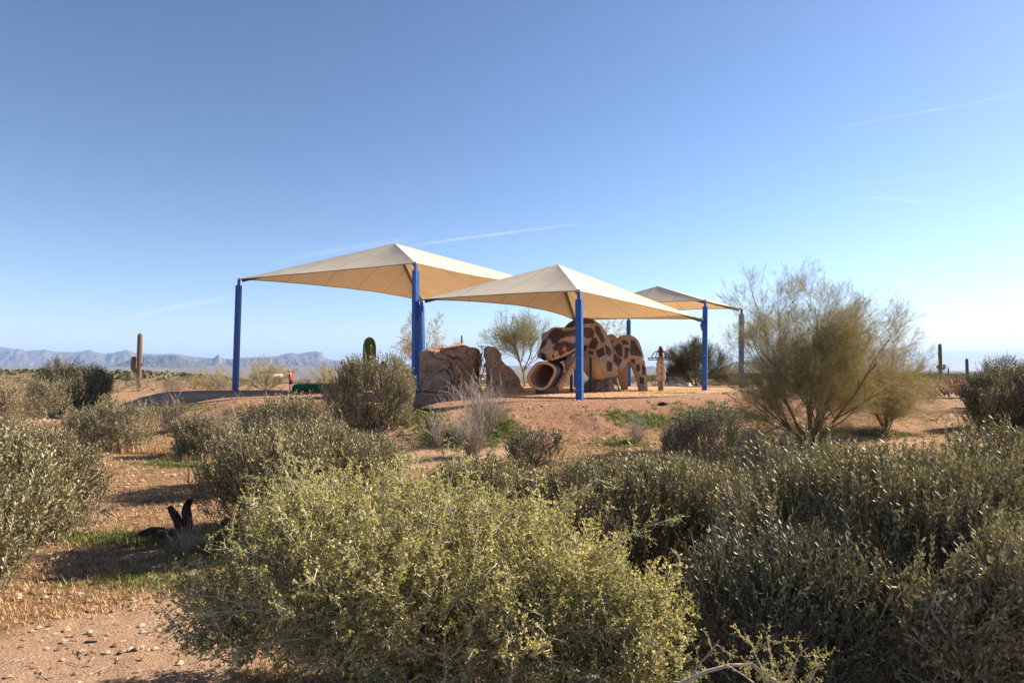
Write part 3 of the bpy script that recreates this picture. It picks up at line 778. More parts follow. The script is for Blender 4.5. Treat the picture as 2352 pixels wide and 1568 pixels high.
def snake_skin(name, scl, lines=.7):
    m, nt, b = mat(name, (.45, .30, .18), .8, .2)
    co = objco(nt)
    n = noise(nt, 3, 6, .7, co)
    tan = ramp(nt, n, [(.3, (.42, .315, .225)), (.7, (.58, .455, .34))])
    drk = ramp(nt, n, [(.3, (.07, .042, .037)), (.7, (.13, .085, .072))])
    c = mixc(nt, attr(nt, 'dark'), tan, drk)
    bel = ramp(nt, noise(nt, 6, 6, .7, co), [(.3, (.52, .29, .12)), (.7, (.62, .40, .20))])
    c = mixc(nt, attr(nt, 'belly'), c, bel)
    vo = nd(nt, 'ShaderNodeTexVoronoi', feature='DISTANCE_TO_EDGE'); vo.inputs['Scale'].default_value = scl
    nt.links.new(co, vo.inputs['Vector'])
    vo.inputs['Randomness'].default_value = .65
    line = ramp(nt, vo.outputs['Distance'], [(.0, (1, 1, 1)), (.05, (.8, .8, .8)), (.09, (0, 0, 0))])
    inv = math_(nt, 'SUBTRACT', 1.0, math_(nt, 'MULTIPLY', attr(nt, 'belly'), .9))
    lf = math_(nt, 'MULTIPLY', line, inv)
    lf = math_(nt, 'MULTIPLY', lf, lines)
    c = mixc(nt, lf, c, (.07, .04, .03))
    nt.links.new(c, b.inputs['Base Color'])
    hgt = math_(nt, 'ADD', math_(nt, 'MULTIPLY', ramp(nt, vo.outputs['Distance'], [(0, (0, 0, 0)), (.15, (1, 1, 1))]), inv), math_(nt, 'MULTIPLY', noise(nt, 20, 6, .7, co), .3))
    bump(nt, b, hgt, .7, .03)
    return m
SKIN = snake_skin('snake_skin', 14)
SKINH = snake_skin('snake_head_skin', 24, .38)
TAN = simple_noise_mat('painted_tan_concrete', (.36, .22, .13), (.55, .38, .24), 5, .8, .3)
SLATE = simple_noise_mat('dark_slide_shell', (.028, .028, .032), (.07, .07, .078), 4, .42, .35, .03, spec=.5)
RIM = simple_noise_mat('slide_rim_plastic', (.42, .27, .17), (.52, .36, .24), 3, .45, .1)
SUPP = mat('dark_bronze_post', (.035, .032, .032), .5, .4)[0]

def sweep(pts, rad, nseg, ns, flat=None):
    c = catmull(pts, nseg); r = catmull(np.array(rad, float)[:, None], nseg)[:, 0]
    vv, qq = tube_batch(c[None], r[None], ns)
    if flat is not None:
        fl = catmull(np.array(flat, float)[:, None], nseg)[:, 0]
        v3 = vv.reshape(nseg, ns, 3); v3[..., 1] = c[:, None, 1] + (v3[..., 1] - c[:, None, 1]) * fl[:, None]; vv = v3.reshape(-1, 3)
    return vv, qq
def capped(vv, qq, ns):
    n = len(vv); a = vv[:ns].mean(0); b = vv[-ns:].mean(0)
    vv = np.concatenate([vv, [a, b]])
    i = np.arange(ns); j = np.roll(i, -1)
    f1 = np.stack([j, i, np.full(ns, n), np.full(ns, n)], -1); k = n - ns
    f2 = np.stack([i + k, j + k, np.full(ns, n + 1), np.full(ns, n + 1)], -1)
    return vv, np.concatenate([qq, f1, f2])
def fused(parts, voxel, smooth_it=8):
    """union of closed shells by a voxel remesh; returns vertex and quad arrays"""
    g = Geo()
    for v, q in parts: g.add(v, q)
    v, q, _, _ = g.arrays()
    me = mesh_arrays('tmp', v, q); o = bpy.data.objects.new('tmp', me); COL.objects.link(o)
    r = o.modifiers.new('r', 'REMESH'); r.mode = 'VOXEL'; r.voxel_size = voxel
    s = o.modifiers.new('s', 'SMOOTH'); s.iterations = smooth_it; s.factor = .5
    dg = bpy.context.evaluated_depsgraph_get(); ev = o.evaluated_get(dg); m2 = ev.to_mesh()
    co = np.empty(len(m2.vertices) * 3); m2.vertices.foreach_get('co', co); co = co.reshape(-1, 3)
    f = [tuple(p.vertices) for p in m2.polygons]
    f = np.array([(t if len(t) == 4 else t + (t[2],)) for t in f], np.int64)
    ev.to_mesh_clear(); bpy.data.objects.remove(o); bpy.data.meshes.remove(me)
    return co, f
def ellipsoid(c, r, rot=None, nu=24, nv=16):
    u = np.linspace(0, 2 * math.pi, nu, endpoint=False); w = np.linspace(-math.pi / 2 + .02, math.pi / 2 - .02, nv)
    U, W = np.meshgrid(u, w, indexing='ij')
    v = np.stack([np.cos(U) * np.cos(W), np.sin(U) * np.cos(W), np.sin(W)], -1).reshape(-1, 3) * np.array(r)
    if rot is not None: v = v @ np.array(rot).T
    v = v + np.array(c); q = grid_quads(nu, nv, True)
    n = len(v); i = np.arange(nu); j = np.roll(i, -1)
    v = np.concatenate([v, [v.reshape(-1, 3)[i * nv].mean(0), v.reshape(-1, 3)[i * nv + nv - 1].mean(0)]])
    f1 = np.stack([j * nv, i * nv, np.full(nu, n), np.full(nu, n)], -1); f2 = np.stack([i * nv + nv - 1, j * nv + nv - 1, np.full(nu, n + 1), np.full(nu, n + 1)], -1)
    return v, np.concatenate([q, f1, f2])

def snake():
    base = Vector(K(1400, 1290, 27)); base.z = 0
    root = empty('snake_slide', base, 'giant rattlesnake play sculpture with a tube slide in its open mouth', 'play sculpture')
    O = np.array(base)
    u = .00266      # metres per crop unit near the body
    # --- body: coil, second hump and tail leg
    pts = [K(900, 520, 25.6), K(980, 420, 25.9), K(1100, 350, 26.4), K(1230, 380, 26.9), K(1310, 520, 27.0), K(1350, 690, 26.9), K(1380, 850, 26.8), K(1500, 900, 27.0), K(1620, 820, 27.3), K(1730, 670, 27.6), K(1840, 580, 27.8), K(1930, 690, 27.9), K(2005, 860, 28.0), K(2060, 1060, 28.0), K(2082, 1240, 28.0), K(2084, 1330, 28.0)]
    rad = [.42, .52, .60, .66, .70, .72, .68, .56, .50, .54, .56, .44, .33, .26, .215, .20]
    v, q = sweep(pts, rad, 130, 40, [1, 1, 1, .95, .9, .9, .9, .85, .85, .8, .75, .8, .9, 1, 1, 1])
    v, q = capped(v, q, 40)
    # the belly bulges down onto its stone footing
    bv, bq = ellipsoid(K(1385, 860, 26.7), (.68, .62, .66))
    cv, cq = ellipsoid(K(1225, 330, 26.7), (.62, .60, .50))
    co, f = fused([(v, q), (bv, bq), (cv, cq)], .030, 10)
    X, Y = to_px(co); cx = (X - 1171.4) / .14648; cy = (Y - 712) / .14648
    jx = cx + 8 * fbm(co * 2.5, 2, 5); jy = cy + 8 * fbm(co * 2.5, 2, 6)
    # repeat the blotches around the back as well, so that they wrap the body
    dark = np.zeros(len(co))
    for p in PATCH:
        pc = np.mean(p, 0); p = [tuple(pc + (np.array(k_) - pc) * 1.14) for k_ in p]; dark = np.maximum(dark, inpoly(jx, jy, p).astype(float))
    belly = inpoly(jx, jy, [(1100, 700), (1200, 745), (1260, 770), (1340, 760), (1400, 820), (1430, 900), (1440, 1000), (1480, 1060), (1500, 1130), (1280, 1140), (1100, 1050)]).astype(float)
    me = mesh_arrays('body', co - O, f, smooth=True); vattr(me, 'dark', dark); vattr(me, 'belly', belly)
    link('body', me, SKIN, root)
    # pale seam of belly edge where the tail turns
    c = catmull([K(1868, 700, 27.33), K(1840, 790, 27.36), K(1790, 880, 27.34), K(1740, 950, 27.30), K(1680, 1010, 27.26)], 30) - O
    # --- rear hump and its concrete leg
    hp = [K(1480, 700, 29.6), K(1480, 560, 29.6), K(1510, 440, 29.6), K(1590, 368, 29.6), K(1670, 420, 29.6), K(1720, 560, 29.6), K(1765, 760, 29.6), K(1790, 960, 29.6), K(1810, 1150, 29.6), K(1815, 1320, 29.6)]
    hp2 = []
    ring = catmull(hp, 60)
    prof_out = [(1470, 800), (1472, 520), (1500, 430), (1540, 385), (1590, 368), (1640, 385), (1690, 450), (1740, 600), (1800, 760), (1852, 830), (1852, 1300), (1778, 1300), (1680, 1015), (1600, 900)]
    bm = bmesh.new(); a = [bm.verts.new(K(x, y, 29.2) - base) for x, y in prof_out]; b = [bm.verts.new(K(x, y, 29.2) - base + Vector((.05, .55, 0))) for x, y in prof_out]
    n = len(a); bm.faces.new(a[::-1]); bm.faces.new(b)
    for k in range(n): bm.faces.new((a[k], a[(k + 1) % n], b[(k + 1) % n], b[k]))
    bmobj('rear_hump', bm, TAN, root, bev=.05, seg=3)
    for (x0, y0, x1, y1) in ((1582, 482, 1705, 484), (1530, 508, 1690, 511)):
        A, B = K(x0, y0, 29.0) - base, K(x1, y1, 29.0) - base
        vv, qq = tube_batch(np.array([[A, (A + B) / 2, B]]), np.full((1, 3), .022), 6)
        build('rung', Geo().add(vv, qq), SUPP, root)
    # --- support posts
    for (x0, x1, yt, d) in ((935, 985, 860, 26.4), (1240, 1288, 745, 25.9)):
        xc = (x0 + x1) / 2; t = K(xc, yt, d); w = (x1 - x0) * .14648 * d / FPX
        h = t.z + .1
        bmobj('support_post', bmbox((w * .72, w * .72, h), Matrix.Translation((t.x - base.x, t.y - base.y, h / 2 - .1)) @ Matrix.Rotation(-.5, 4, 'Z')), SUPP, root, bev=.01, seg=1)
    # --- head
    tip = np.array(K(535, 715, 23.75)); back = np.array(K(1010, 440, 25.9))
    Fv = tip - back; LH = np.linalg.norm(Fv); Fv /= LH
    Sv = norm(np.cross(Fv, [0, 0, 1])); 
    if Sv[0] < 0: Sv = -Sv
    Uv = norm(np.cross(Sv, Fv)); Uv = Uv if Uv[2] > 0 else -Uv
    ns, nr = 84, 90
    s = np.linspace(0, 1, nr)
    W = np.interp(s, [0, .015, .05, .12, .22, .35, .5, .65, .8, .92, 1], [.03, .17, .28, .36, .42, .52, .60, .63, .60, .52, .42])
    HT = np.interp(s, [0, .02, .06, .14, .22, .32, .45, .6, .75, .9, 1], [.02, .16, .25, .36, .40, .46, .56, .56, .50, .46, .40])
    HB = np.interp(s, [0, .02, .06, .14, .3, .45, .6, .75, .9, 1], [.02, .16, .28, .38, .49, .57, .52, .40, .30, .32])
    a = np.linspace(0, 2 * math.pi, ns, endpoint=False)
    ca, sa = np.cos(a), np.sin(a)
    ex = 2 / 2.5
    px_ = np.sign(ca) * np.abs(ca) ** ex; py_ = np.sign(sa) * np.abs(sa) ** ex
    off = s[:, None] * LH
    hgt = np.where(py_[None, :] > 0, HT[:, None], HB[:, None]) * py_[None, :]
    side = W[:, None] * px_[None, :]
    # bumps: brow ridges, crown, snout pads, groove between
    def bmp(s0, c0, u0, rs, rc, amp):
        return amp * np.exp(-(((s[:, None] - s0) / rs) ** 2 + ((px_[None, :] - c0) / rc) ** 2)) * np.clip(py_[None, :] * 3 - u0, 0, 1)
    extra = bmp(.40, 0, 0, .12, .5, .14) + bmp(.12, 0, 0, .06, .5, .09) - bmp(.25, 0, .0, .05, .6, .07)
    brow = sum(.13 * np.exp(-(((s[:, None] - .42) / .13) ** 2 + ((a[None, :] - aa) / .22) ** 2)) for aa in (.62, math.pi - .62))
    socket = sum(-.10 * np.exp(-(((s[:, None] - .37) / .07) ** 2 + ((a[None, :] - aa) / .16) ** 2)) for aa in (.16, math.pi - .16))
    lip = sum(.05 * np.exp(-(((a[None, :] - aa) / .18) ** 2)) for aa in (2 * math.pi - .45, math.pi + .45)) * (s[:, None] > .02)
    rad_dir = (Sv[None, None] * px_[None, :, None] + Uv[None, None] * py_[None, :, None])
    curve = .16 * np.sin(s * math.pi)
    v = tip - Fv * off[..., None] + Sv * side[..., None] + Uv * (hgt + curve[:, None])[..., None]
    v = v + rad_dir * (extra + brow + socket + lip)[..., None]
    v = v.reshape(-1, 3); q = grid_quads(nr, ns); idx = np.arange(nr * ns).reshape(nr, ns)
    q = np.concatenate([q, np.stack([idx[:-1, -1], idx[1:, -1], idx[1:, 0], idx[:-1, 0]], -1)])
    v, q = capped(v, q, ns)
    X, Y = to_px(v); cx = (X - 1171.4) / .14648; cy = (Y - 712) / .14648
    dark = np.zeros(len(v))
    jx = cx + 8 * fbm(v * 5, 2, 5); jy = cy + 8 * fbm(v * 5, 2, 6)
    for p in HEADP: dark = np.maximum(dark, inpoly(jx, jy, p).astype(float))
    me = mesh_arrays('head', v - O, q, smooth=True); vattr(me, 'dark', dark); vattr(me, 'belly', np.zeros(len(v)))
    head = link('head', me, SKINH, root)
    def hp_(sx, ang, lift=0):
        k = np.array([np.interp(sx, s, W), np.interp(sx, s, HT), np.interp(sx, s, HB), np.interp(sx, s, curve)])
        c, d = math.cos(ang), math.sin(ang)
        p_, q_ = math.copysign(abs(c) ** ex, c), math.copysign(abs(d) ** ex, d)
        r = tip - Fv * sx * LH + Sv * k[0] * p_ + Uv * ((k[1] if q_ > 0 else k[2]) * q_ + k[3])
        n_ = norm(Sv * p_ / k[0] + Uv * q_ / k[1])
        return Vector(r + n_ * lift), Vector(n_)
    # eyes
    eyem, nt, b = mat('orange_eye', (.5, .12, .02), .2, .6)
    nt.links.new(ramp(nt, noise(nt, 9, 4, .6, objco(nt)), [(.3, (.42, .07, .015)), (.7, (.75, .22, .04))]), b.inputs['Base Color'])
    pup = mat('black_pupil', (.01, .01, .012), .2, .6)[0]; lid = mat('eye_lid', (.05, .03, .025), .7, .3)[0]
    for ang in (.14, math.pi - .14):
        c_, n_ = hp_(.37, ang, .03 if ang < 1 else -.07)
        if ang < 1:
            c_ = K(835, 603, c_.y - .02)
        e = empty('eye', c_ - base); e.parent = root; e.scale = (1.2, 1.2, 1.2)
        R = Vector(n_).to_track_quat('Z', 'Y').to_matrix().to_4x4()
        bm = bmesh.new(); bmesh.ops.create_uvsphere(bm, u_segments=20, v_segments=12, radius=.105); bmobj('eyeball', bm, eyem, e, True)
        view = (Vector((0, 0, EYE)) - c_).normalized() if ang < 1 else n_
        nn = (Vector(n_) * .6 + view * .6).normalized() if ang < 1 else Vector(n_)
        R2 = nn.to_track_quat('Z', 'Y').to_matrix().to_4x4()
        bm = bmesh.new(); bmesh.ops.create_uvsphere(bm, u_segments=12, v_segments=8, radius=1)
        bmesh.ops.transform(bm, matrix=Matrix.Translation(nn * .088) @ Matrix.Rotation(0, 4, 'Z') @ R2 @ Matrix.Diagonal((.016, .06, .022, 1)), verts=bm.verts); bmobj('pupil', bm, pup, e, True)
        t = np.linspace(0, 2 * math.pi, 25)[:-1]
        ring = np.stack([np.cos(t) * .115, np.sin(t) * .105, 0 * t - .0], -1)
        ring = np.array([R2 @ Vector(p) for p in ring]); ring = np.concatenate([ring, ring[:2]])
        vv, qq = tube_batch(ring[None], np.full((1, len(ring)), .028), 8, tuple(nn))
        build('eyelid', Geo().add(vv, qq), lid, e, True)
    bv, bq = ellipsoid(K(862, 556, 24.36), (.24, .10, .075), Matrix.Rotation(.32, 3, 'Y') @ Matrix.Rotation(-.5, 3, 'Z'))
    build('brow_ridge', Geo().add(bv - O, bq), mat('dark_brow', (.09, .05, .04), .75, .2)[0], root, True)
    bv, bq = ellipsoid(K(985, 720, 25.35), (.34, .28, .40)); build('throat', Geo().add(bv - O, bq), mat('throat_dark', (.16, .06, .05), .8, .2)[0], root, True)
    # nostrils
    for (cx_, cy_, dd, nm) in ((683, 712, None, 0), (437, 705, None, 1)):
        # find the surface point of the head under this spot
        dd_ = (cx - cx_) ** 2 + (cy - cy_) ** 2; cand = np.argsort(dd_)[:12]; k = cand[np.argmin(v[cand, 1])]
        c_ = Vector(v[k]); nn = Vector((-.1 if nm else .25, -1, -.05)).normalized()
        R2 = nn.to_track_quat('Z', 'Y').to_matrix().to_4x4()
        t = np.linspace(0, 2 * math.pi, 25)[:-1]
        ring = np.stack([np.cos(t) * (.075 if not nm else .04), np.sin(t) * .11, 0 * t + .0], -1); ring = np.array([R2 @ Vector(p) for p in ring]) + np.array(c_) - O
        ring = np.concatenate([ring, ring[:2]])
        vv, qq = tube_batch(ring[None], np.full((1, len(ring)), .04), 8, tuple(nn)); build('nostril_ring', Geo().add(vv, qq), TAN, root, True)
        bm = bmesh.new(); bmesh.ops.create_uvsphere(bm, u_segments=14, v_segments=8, radius=1)
        bmesh.ops.transform(bm, matrix=Matrix.Translation(c_ - base + nn * .01) @ R2 @ Matrix.Diagonal((.045, .07, .03, 1)), verts=bm.verts); bmobj('nostril', bm, pup, root, True)
    # upper lip scales, following the lower edge of the head
    lips = [(590, 752), (632, 760), (680, 768), (728, 768), (775, 757), (818, 738), (858, 716), (896, 692), (932, 668), (968, 640), (1005, 610)]
    vn = np.empty(len(v) * 3); me.vertices.foreach_get('normal', vn); vn = vn.reshape(-1, 3)
    if (vn[:, 1] * (v[:, 1] - v[:, 1].mean())).sum() < 0: vn = -vn
    rngl = random.Random(4)
    for k in range(len(lips)):
        cx_, cy_ = lips[k]
        near_ = (np.abs(cx - cx_) < 16) & (vn[:, 1] < -.05); cy_ = cy[near_].max() - 32
        dd_ = (cx - cx_) ** 2 + (cy - cy_) ** 2 + np.where(vn[:, 1] < -.05, 0, 1e6); cand = np.argsort(dd_)[:8]; j = cand[0]
        c_ = Vector(v[cand].mean(0)) - base
        nx = lips[min(k + 1, len(lips) - 1)]; pv = lips[max(k - 1, 0)]
        ang = math.atan2(-(nx[1] - pv[1]), nx[0] - pv[0])
        n_ = Vector(vn[cand].mean(0)); n_.z = max(n_.z, -.45); n_.normalize()
        ex_ = Vector((math.cos(ang), 0, math.sin(ang))); ex_ = (ex_ - n_ * ex_.dot(n_)).normalized(); ez_ = ex_.cross(n_).normalized()
        R = Matrix((ex_, n_, ez_)).transposed().to_4x4()
        L = (44 + rngl.uniform(-4, 4)) * .00245; Hh = (62 if k > 2 else 74) * .00245 * rngl.uniform(.9, 1.05)
        bmobj('lip_scale', bmbox((L, .06, Hh), Matrix.Translation(c_ - n_ * .008) @ R), TAN, root, bev=.014, seg=2)
    # lower jaw: a row of thick scales on a curved band
    jaw = [(745, 1215, 24.2), (775, 1185, 24.22), (812, 1130, 24.28), (850, 1070, 24.36), (888, 1010, 24.46), (925, 950, 24.56), (958, 890, 24.68), (988, 830, 24.8), (1015, 770, 24.94), (1035, 705, 25.1), (1052, 640, 25.3)]
    jc = catmull([list(K(*p)) for p in jaw], 13)
    for k in range(12):
        A, B = Vector(jc[k]), Vector(jc[k + 1]); dv = (B - A); L = dv.length - .012
        R = dv.to_track_quat('Z', 'Y').to_matrix().to_4x4()
        wd = np.interp(k, [0, 1, 3, 8, 11], [.13, .17, .20, .17, .12])
        bmobj('jaw_scale', bmbox((wd, .24, L), Matrix.Translation((A + B) / 2 - base) @ R), TAN, root, bev=.025, seg=2, smooth=True)
    c = catmull([list(K(p[0] + 25, p[1] + 6, p[2] + .10)) for p in jaw], 30)
    vv, qq = tube_batch((c - O)[None], np.full((1, 30), .10), 10); vv, qq = capped(vv, qq, 10)
    build('jaw_bone', Geo().add(vv, qq), TAN, root, True)
    # pink inside of the cheek with the dark shell showing through
    pink, nt, b = mat('pink_mouth', (.55, .27, .22), .6, .3)
    nt.links.new(ramp(nt, noise(nt, 7, 5, .7, objco(nt)), [(.3, (.42, .18, .15)), (.7, (.68, .42, .36))]), b.inputs['Base Color'])
    def sheet(name, outer, inner, m_, n=24, w=6, bulge=.05):
        A = catmull([list(K(*p)) for p in outer], n); B = catmull([list(K(*p)) for p in inner], n)
        t = np.linspace(0, 1, w)[None, :, None]
        p = A[:, None] * (1 - t) + B[:, None] * t
        p = p + np.array([0, -1, 0]) * bulge * np.sin(t * math.pi)
        back_ = p + np.array([.02, .05, 0])
        vv = np.concatenate([p.reshape(-1, 3), back_.reshape(-1, 3)]) - O
        q1 = grid_quads(n, w)
        build(name, Geo().add(vv, np.concatenate([q1, q1[:, ::-1] + n * w])), m_, root, True)
    sheet('mouth_lining', [(770, 810, 24.25), (820, 850, 24.27), (850, 920, 24.3), (870, 1000, 24.36)], [(860, 790, 24.5), (880, 850, 24.5), (868, 930, 24.5), (878, 1000, 24.5)], pink)
    sheet('mouth_lining', [(860, 790, 24.52), (930, 735, 24.7), (990, 685, 24.9), (1050, 640, 25.2)], [(900, 990, 24.62), (950, 880, 24.75), (1000, 770, 24.95), (1050, 660, 25.25)], pink)
    sheet('cheek_panel', [(885, 750, 24.40), (925, 712, 24.50), (970, 690, 24.60)], [(872, 960, 24.38), (905, 900, 24.45), (965, 750, 24.60)], SLATE, bulge=.03)
    # --- tube slide: flared rim, shell and pedestal
    rim = [(285, 1120), (275, 1060), (300, 985), (350, 915), (400, 850), (440, 825), (500, 815), (560, 815), (620, 835), (670, 865), (705, 905), (712, 960), (700, 1020), (660, 1085), (625, 1150), (590, 1200), (540, 1232), (490, 1244), (430, 1238), (370, 1218), (320, 1180)]
    rc = np.array(rim, float).mean(0)
    def ringpts(scale, c, depth, tilt=(0, 0), n=64):
        r = np.array(rim, float); r = rc + 0 * r + (r - rc) * scale
        r = np.concatenate([r, r[:1]]) ; cc = catmull(r, n + 1)[:-1]
        cc = cc + (np.array(c) - rc)
        d = depth + (cc[:, 0] - c[0]) * tilt[0] + (cc[:, 1] - c[1]) * tilt[1]
        return np.array([list(K(x_, y_, dd)) for (x_, y_), dd in zip(cc, d)])
    tl = (.0012, .0004)
    # outer shell
    rings = [ringpts(.93, rc, 23.62, tl), ringpts(.99, (rc[0] + 40, rc[1] + 10), 23.85, tl), ringpts(1.0, (rc[0] + 85, rc[1] + 12), 24.1, tl), ringpts(.98, (rc[0] + 120, rc[1] + 0), 24.35, tl), ringpts(.92, (rc[0] + 160, rc[1] - 50), 24.65, tl), ringpts(.85, (rc[0] + 210, rc[1] - 120), 25.0, tl), ringpts(.75, (rc[0] + 270, rc[1] - 220), 25.4, tl)]
    n = 64
    R_ = catmull(np.array(rings).reshape(len(rings), -1), 40).reshape(40, n, 3)
    g = Geo().add(R_.reshape(-1, 3) - O, grid_quads(40, n)); idx = np.arange(40 * n).reshape(40, n)
    g.q[-1] = np.concatenate([g.q[-1], np.stack([idx[:-1, -1], idx[1:, -1], idx[1:, 0], idx[:-1, 0]], -1)]); g.m = [np.zeros(len(g.q[-1]), int)]; g.t = [np.full(len(g.q[-1]), .5)]
    build('slide_shell', g, SLATE, root, True)
    inn = [ringpts(.96, rc, 23.60, tl), ringpts(.86, (rc[0] + 8, rc[1] - 2), 23.66, tl), ringpts(.78, (rc[0] + 22, rc[1] - 6), 23.85, tl), ringpts(.76, (rc[0] + 70, rc[1] - 10), 24.2, tl), ringpts(.74, (rc[0] + 130, rc[1] - 60), 24.6, tl), ringpts(.7, (rc[0] + 200, rc[1] - 150), 25.0, tl), ringpts(.6, (rc[0] + 280, rc[1] - 260), 25.4, tl)]
    R_ = catmull(np.array(inn).reshape(len(inn), -1), 40).reshape(40, n, 3)
    TUB = simple_noise_mat('slide_inside', (.22, .13, .09), (.32, .21, .15), 2, .35, .1)
    g = Geo(); qs = grid_quads(40, n)[:, ::-1]; qs = np.concatenate([qs, np.stack([idx[:-1, 0], idx[1:, 0], idx[1:, -1], idx[:-1, -1]], -1)])
    g.add(R_.reshape(-1, 3) - O, qs); build('slide_tube', g, TUB, root, True)
    rr = ringpts(.955, rc, 23.60, tl); rr = np.concatenate([rr, rr[:2]]) - O
    vv, qq = tube_batch(rr[None], np.full((1, len(rr)), .052), 10, (0.0, 1.0, .0)); build('slide_rim', Geo().add(vv, qq), RIM, root, True)
    c_ = K(590, 1260, 24.1)
    bmobj('slide_pedestal', bmbox((.80, .5, .38), Matrix.Translation((c_.x - base.x, c_.y - base.y + .18, .13)) @ Matrix.Rotation(.5, 4, 'Z')), SLATE, root, bev=.03, seg=2)
snake()

# stone footing of the snake: separate angular stones
def footing():
    rk = rock_mat('footing_stone', [(.28, .21, .165), (.43, .34, .28), (.58, .49, .42)], 2.2)
    root = empty('rock_footing', (K(1450, 1290, 26.6).x, 26.6, 0), 'cracked grey stone footing under the belly of the snake', 'rocks')
    r = random.Random(3)
    outline = [(1150, 1290), (1165, 1235), (1195, 1170), (1240, 1110), (1300, 1085), (1400, 1100), (1500, 1100), (1570, 1070), (1640, 1062), (1680, 1090), (1715, 1180), (1722, 1290)]
    seeds = []
    for j in range(4):
        for i in range(8):
            seeds.append((1150 + (i + .5 + (j % 2) * .4) * 74 + r.uniform(-38, 38), 1085 + (j + .5) * 54 + r.uniform(-26, 26)))
    def clip(poly, a_, b_, c_):      # keep a x + b y <= c
        out = []
        for k in range(len(poly)):
            p, q = poly[k], poly[(k + 1) % len(poly)]; dp, dq = a_ * p[0] + b_ * p[1] - c_, a_ * q[0] + b_ * q[1] - c_
            if dp <= 0: out.append(p)
            if (dp < 0) != (dq < 0) and abs(dp - dq) > 1e-9:
                t = dp / (dp - dq); out.append((p[0] + (q[0] - p[0]) * t, p[1] + (q[1] - p[1]) * t))
        return out
    ztop = lambda x: np.interp(x, [o_[0] for o_ in outline], [o_[1] for o_ in outline])
    dep = lambda x, y: 26.15 + .55 * ((x - 1440) / 280) ** 2 + .5 * max(0.0, 1 - (y - 1062) / 228) ** 1.3 + .10 * math.sin(x * .031)
    for k, (sx, sy) in enumerate(seeds):
        cell = [(1140, 1060), (1730, 1060), (1730, 1300), (1140, 1300)]
        for m_, (ox, oy) in enumerate(seeds):
            if m_ == k: continue
            a_, b_ = ox - sx, oy - sy; cell = clip(cell, a_, b_, a_ * (sx + ox) / 2 + b_ * (sy + oy) / 2 - .012 * (a_ * a_ + b_ * b_))
            if len(cell) < 3: break
        if len(cell) < 3: continue
        cell = [(x, max(y, ztop(x))) for x, y in cell]
        mx = sum(p[0] for p in cell) / len(cell); my = sum(p[1] for p in cell) / len(cell)
        if max(p[1] for p in cell) - min(p[1] for p in cell) < 22: continue
        cell = [(mx + (p[0] - mx) * .96, my + (p[1] - my) * .96) for p in cell]
        dd = r.uniform(-.07, .07); tx, ty = r.uniform(-.0012, .0012), r.uniform(-.0012, .0012)
        bm = bmesh.new()
        F_ = [bm.verts.new(K(x, y, dep(x, y) + dd + (x - mx) * tx + (y - my) * ty) - root.location) for x, y in cell]
        B_ = [bm.verts.new(K(x, y, dep(x, y) + .5) - root.location) for x, y in cell]; n = len(F_)
        cv = bm.verts.new(K(mx, my, dep(mx, my) + dd - .035) - root.location)
        for q_ in range(n): bm.faces.new((F_[q_], F_[(q_ + 1) % n], cv))
        bm.faces.new(B_[::-1])
        for q_ in range(n): bm.faces.new((F_[q_], B_[q_], B_[(q_ + 1) % n], F_[(q_ + 1) % n]))
        bmesh.ops.recalc_face_normals(bm, faces=bm.faces)
        bmobj('stone', bm, rk, root, bev=.012, seg=1)
    loft_rock('core_stone', [(-.1, K(1170, 0, 27).x, K(1700, 0, 27).x, 26.5, 27.6), (.25, K(1180, 0, 27).x, K(1690, 0, 27).x, 26.55, 27.5), (.5, K(1230, 0, 27).x, K(1670, 0, 27).x, 26.6, 27.4), (.68, K(1300, 0, 27).x, K(1640, 0, 27).x, 26.7, 27.3)], rk, 71, root, root.location, 90, 40, .05, 3)
footing()

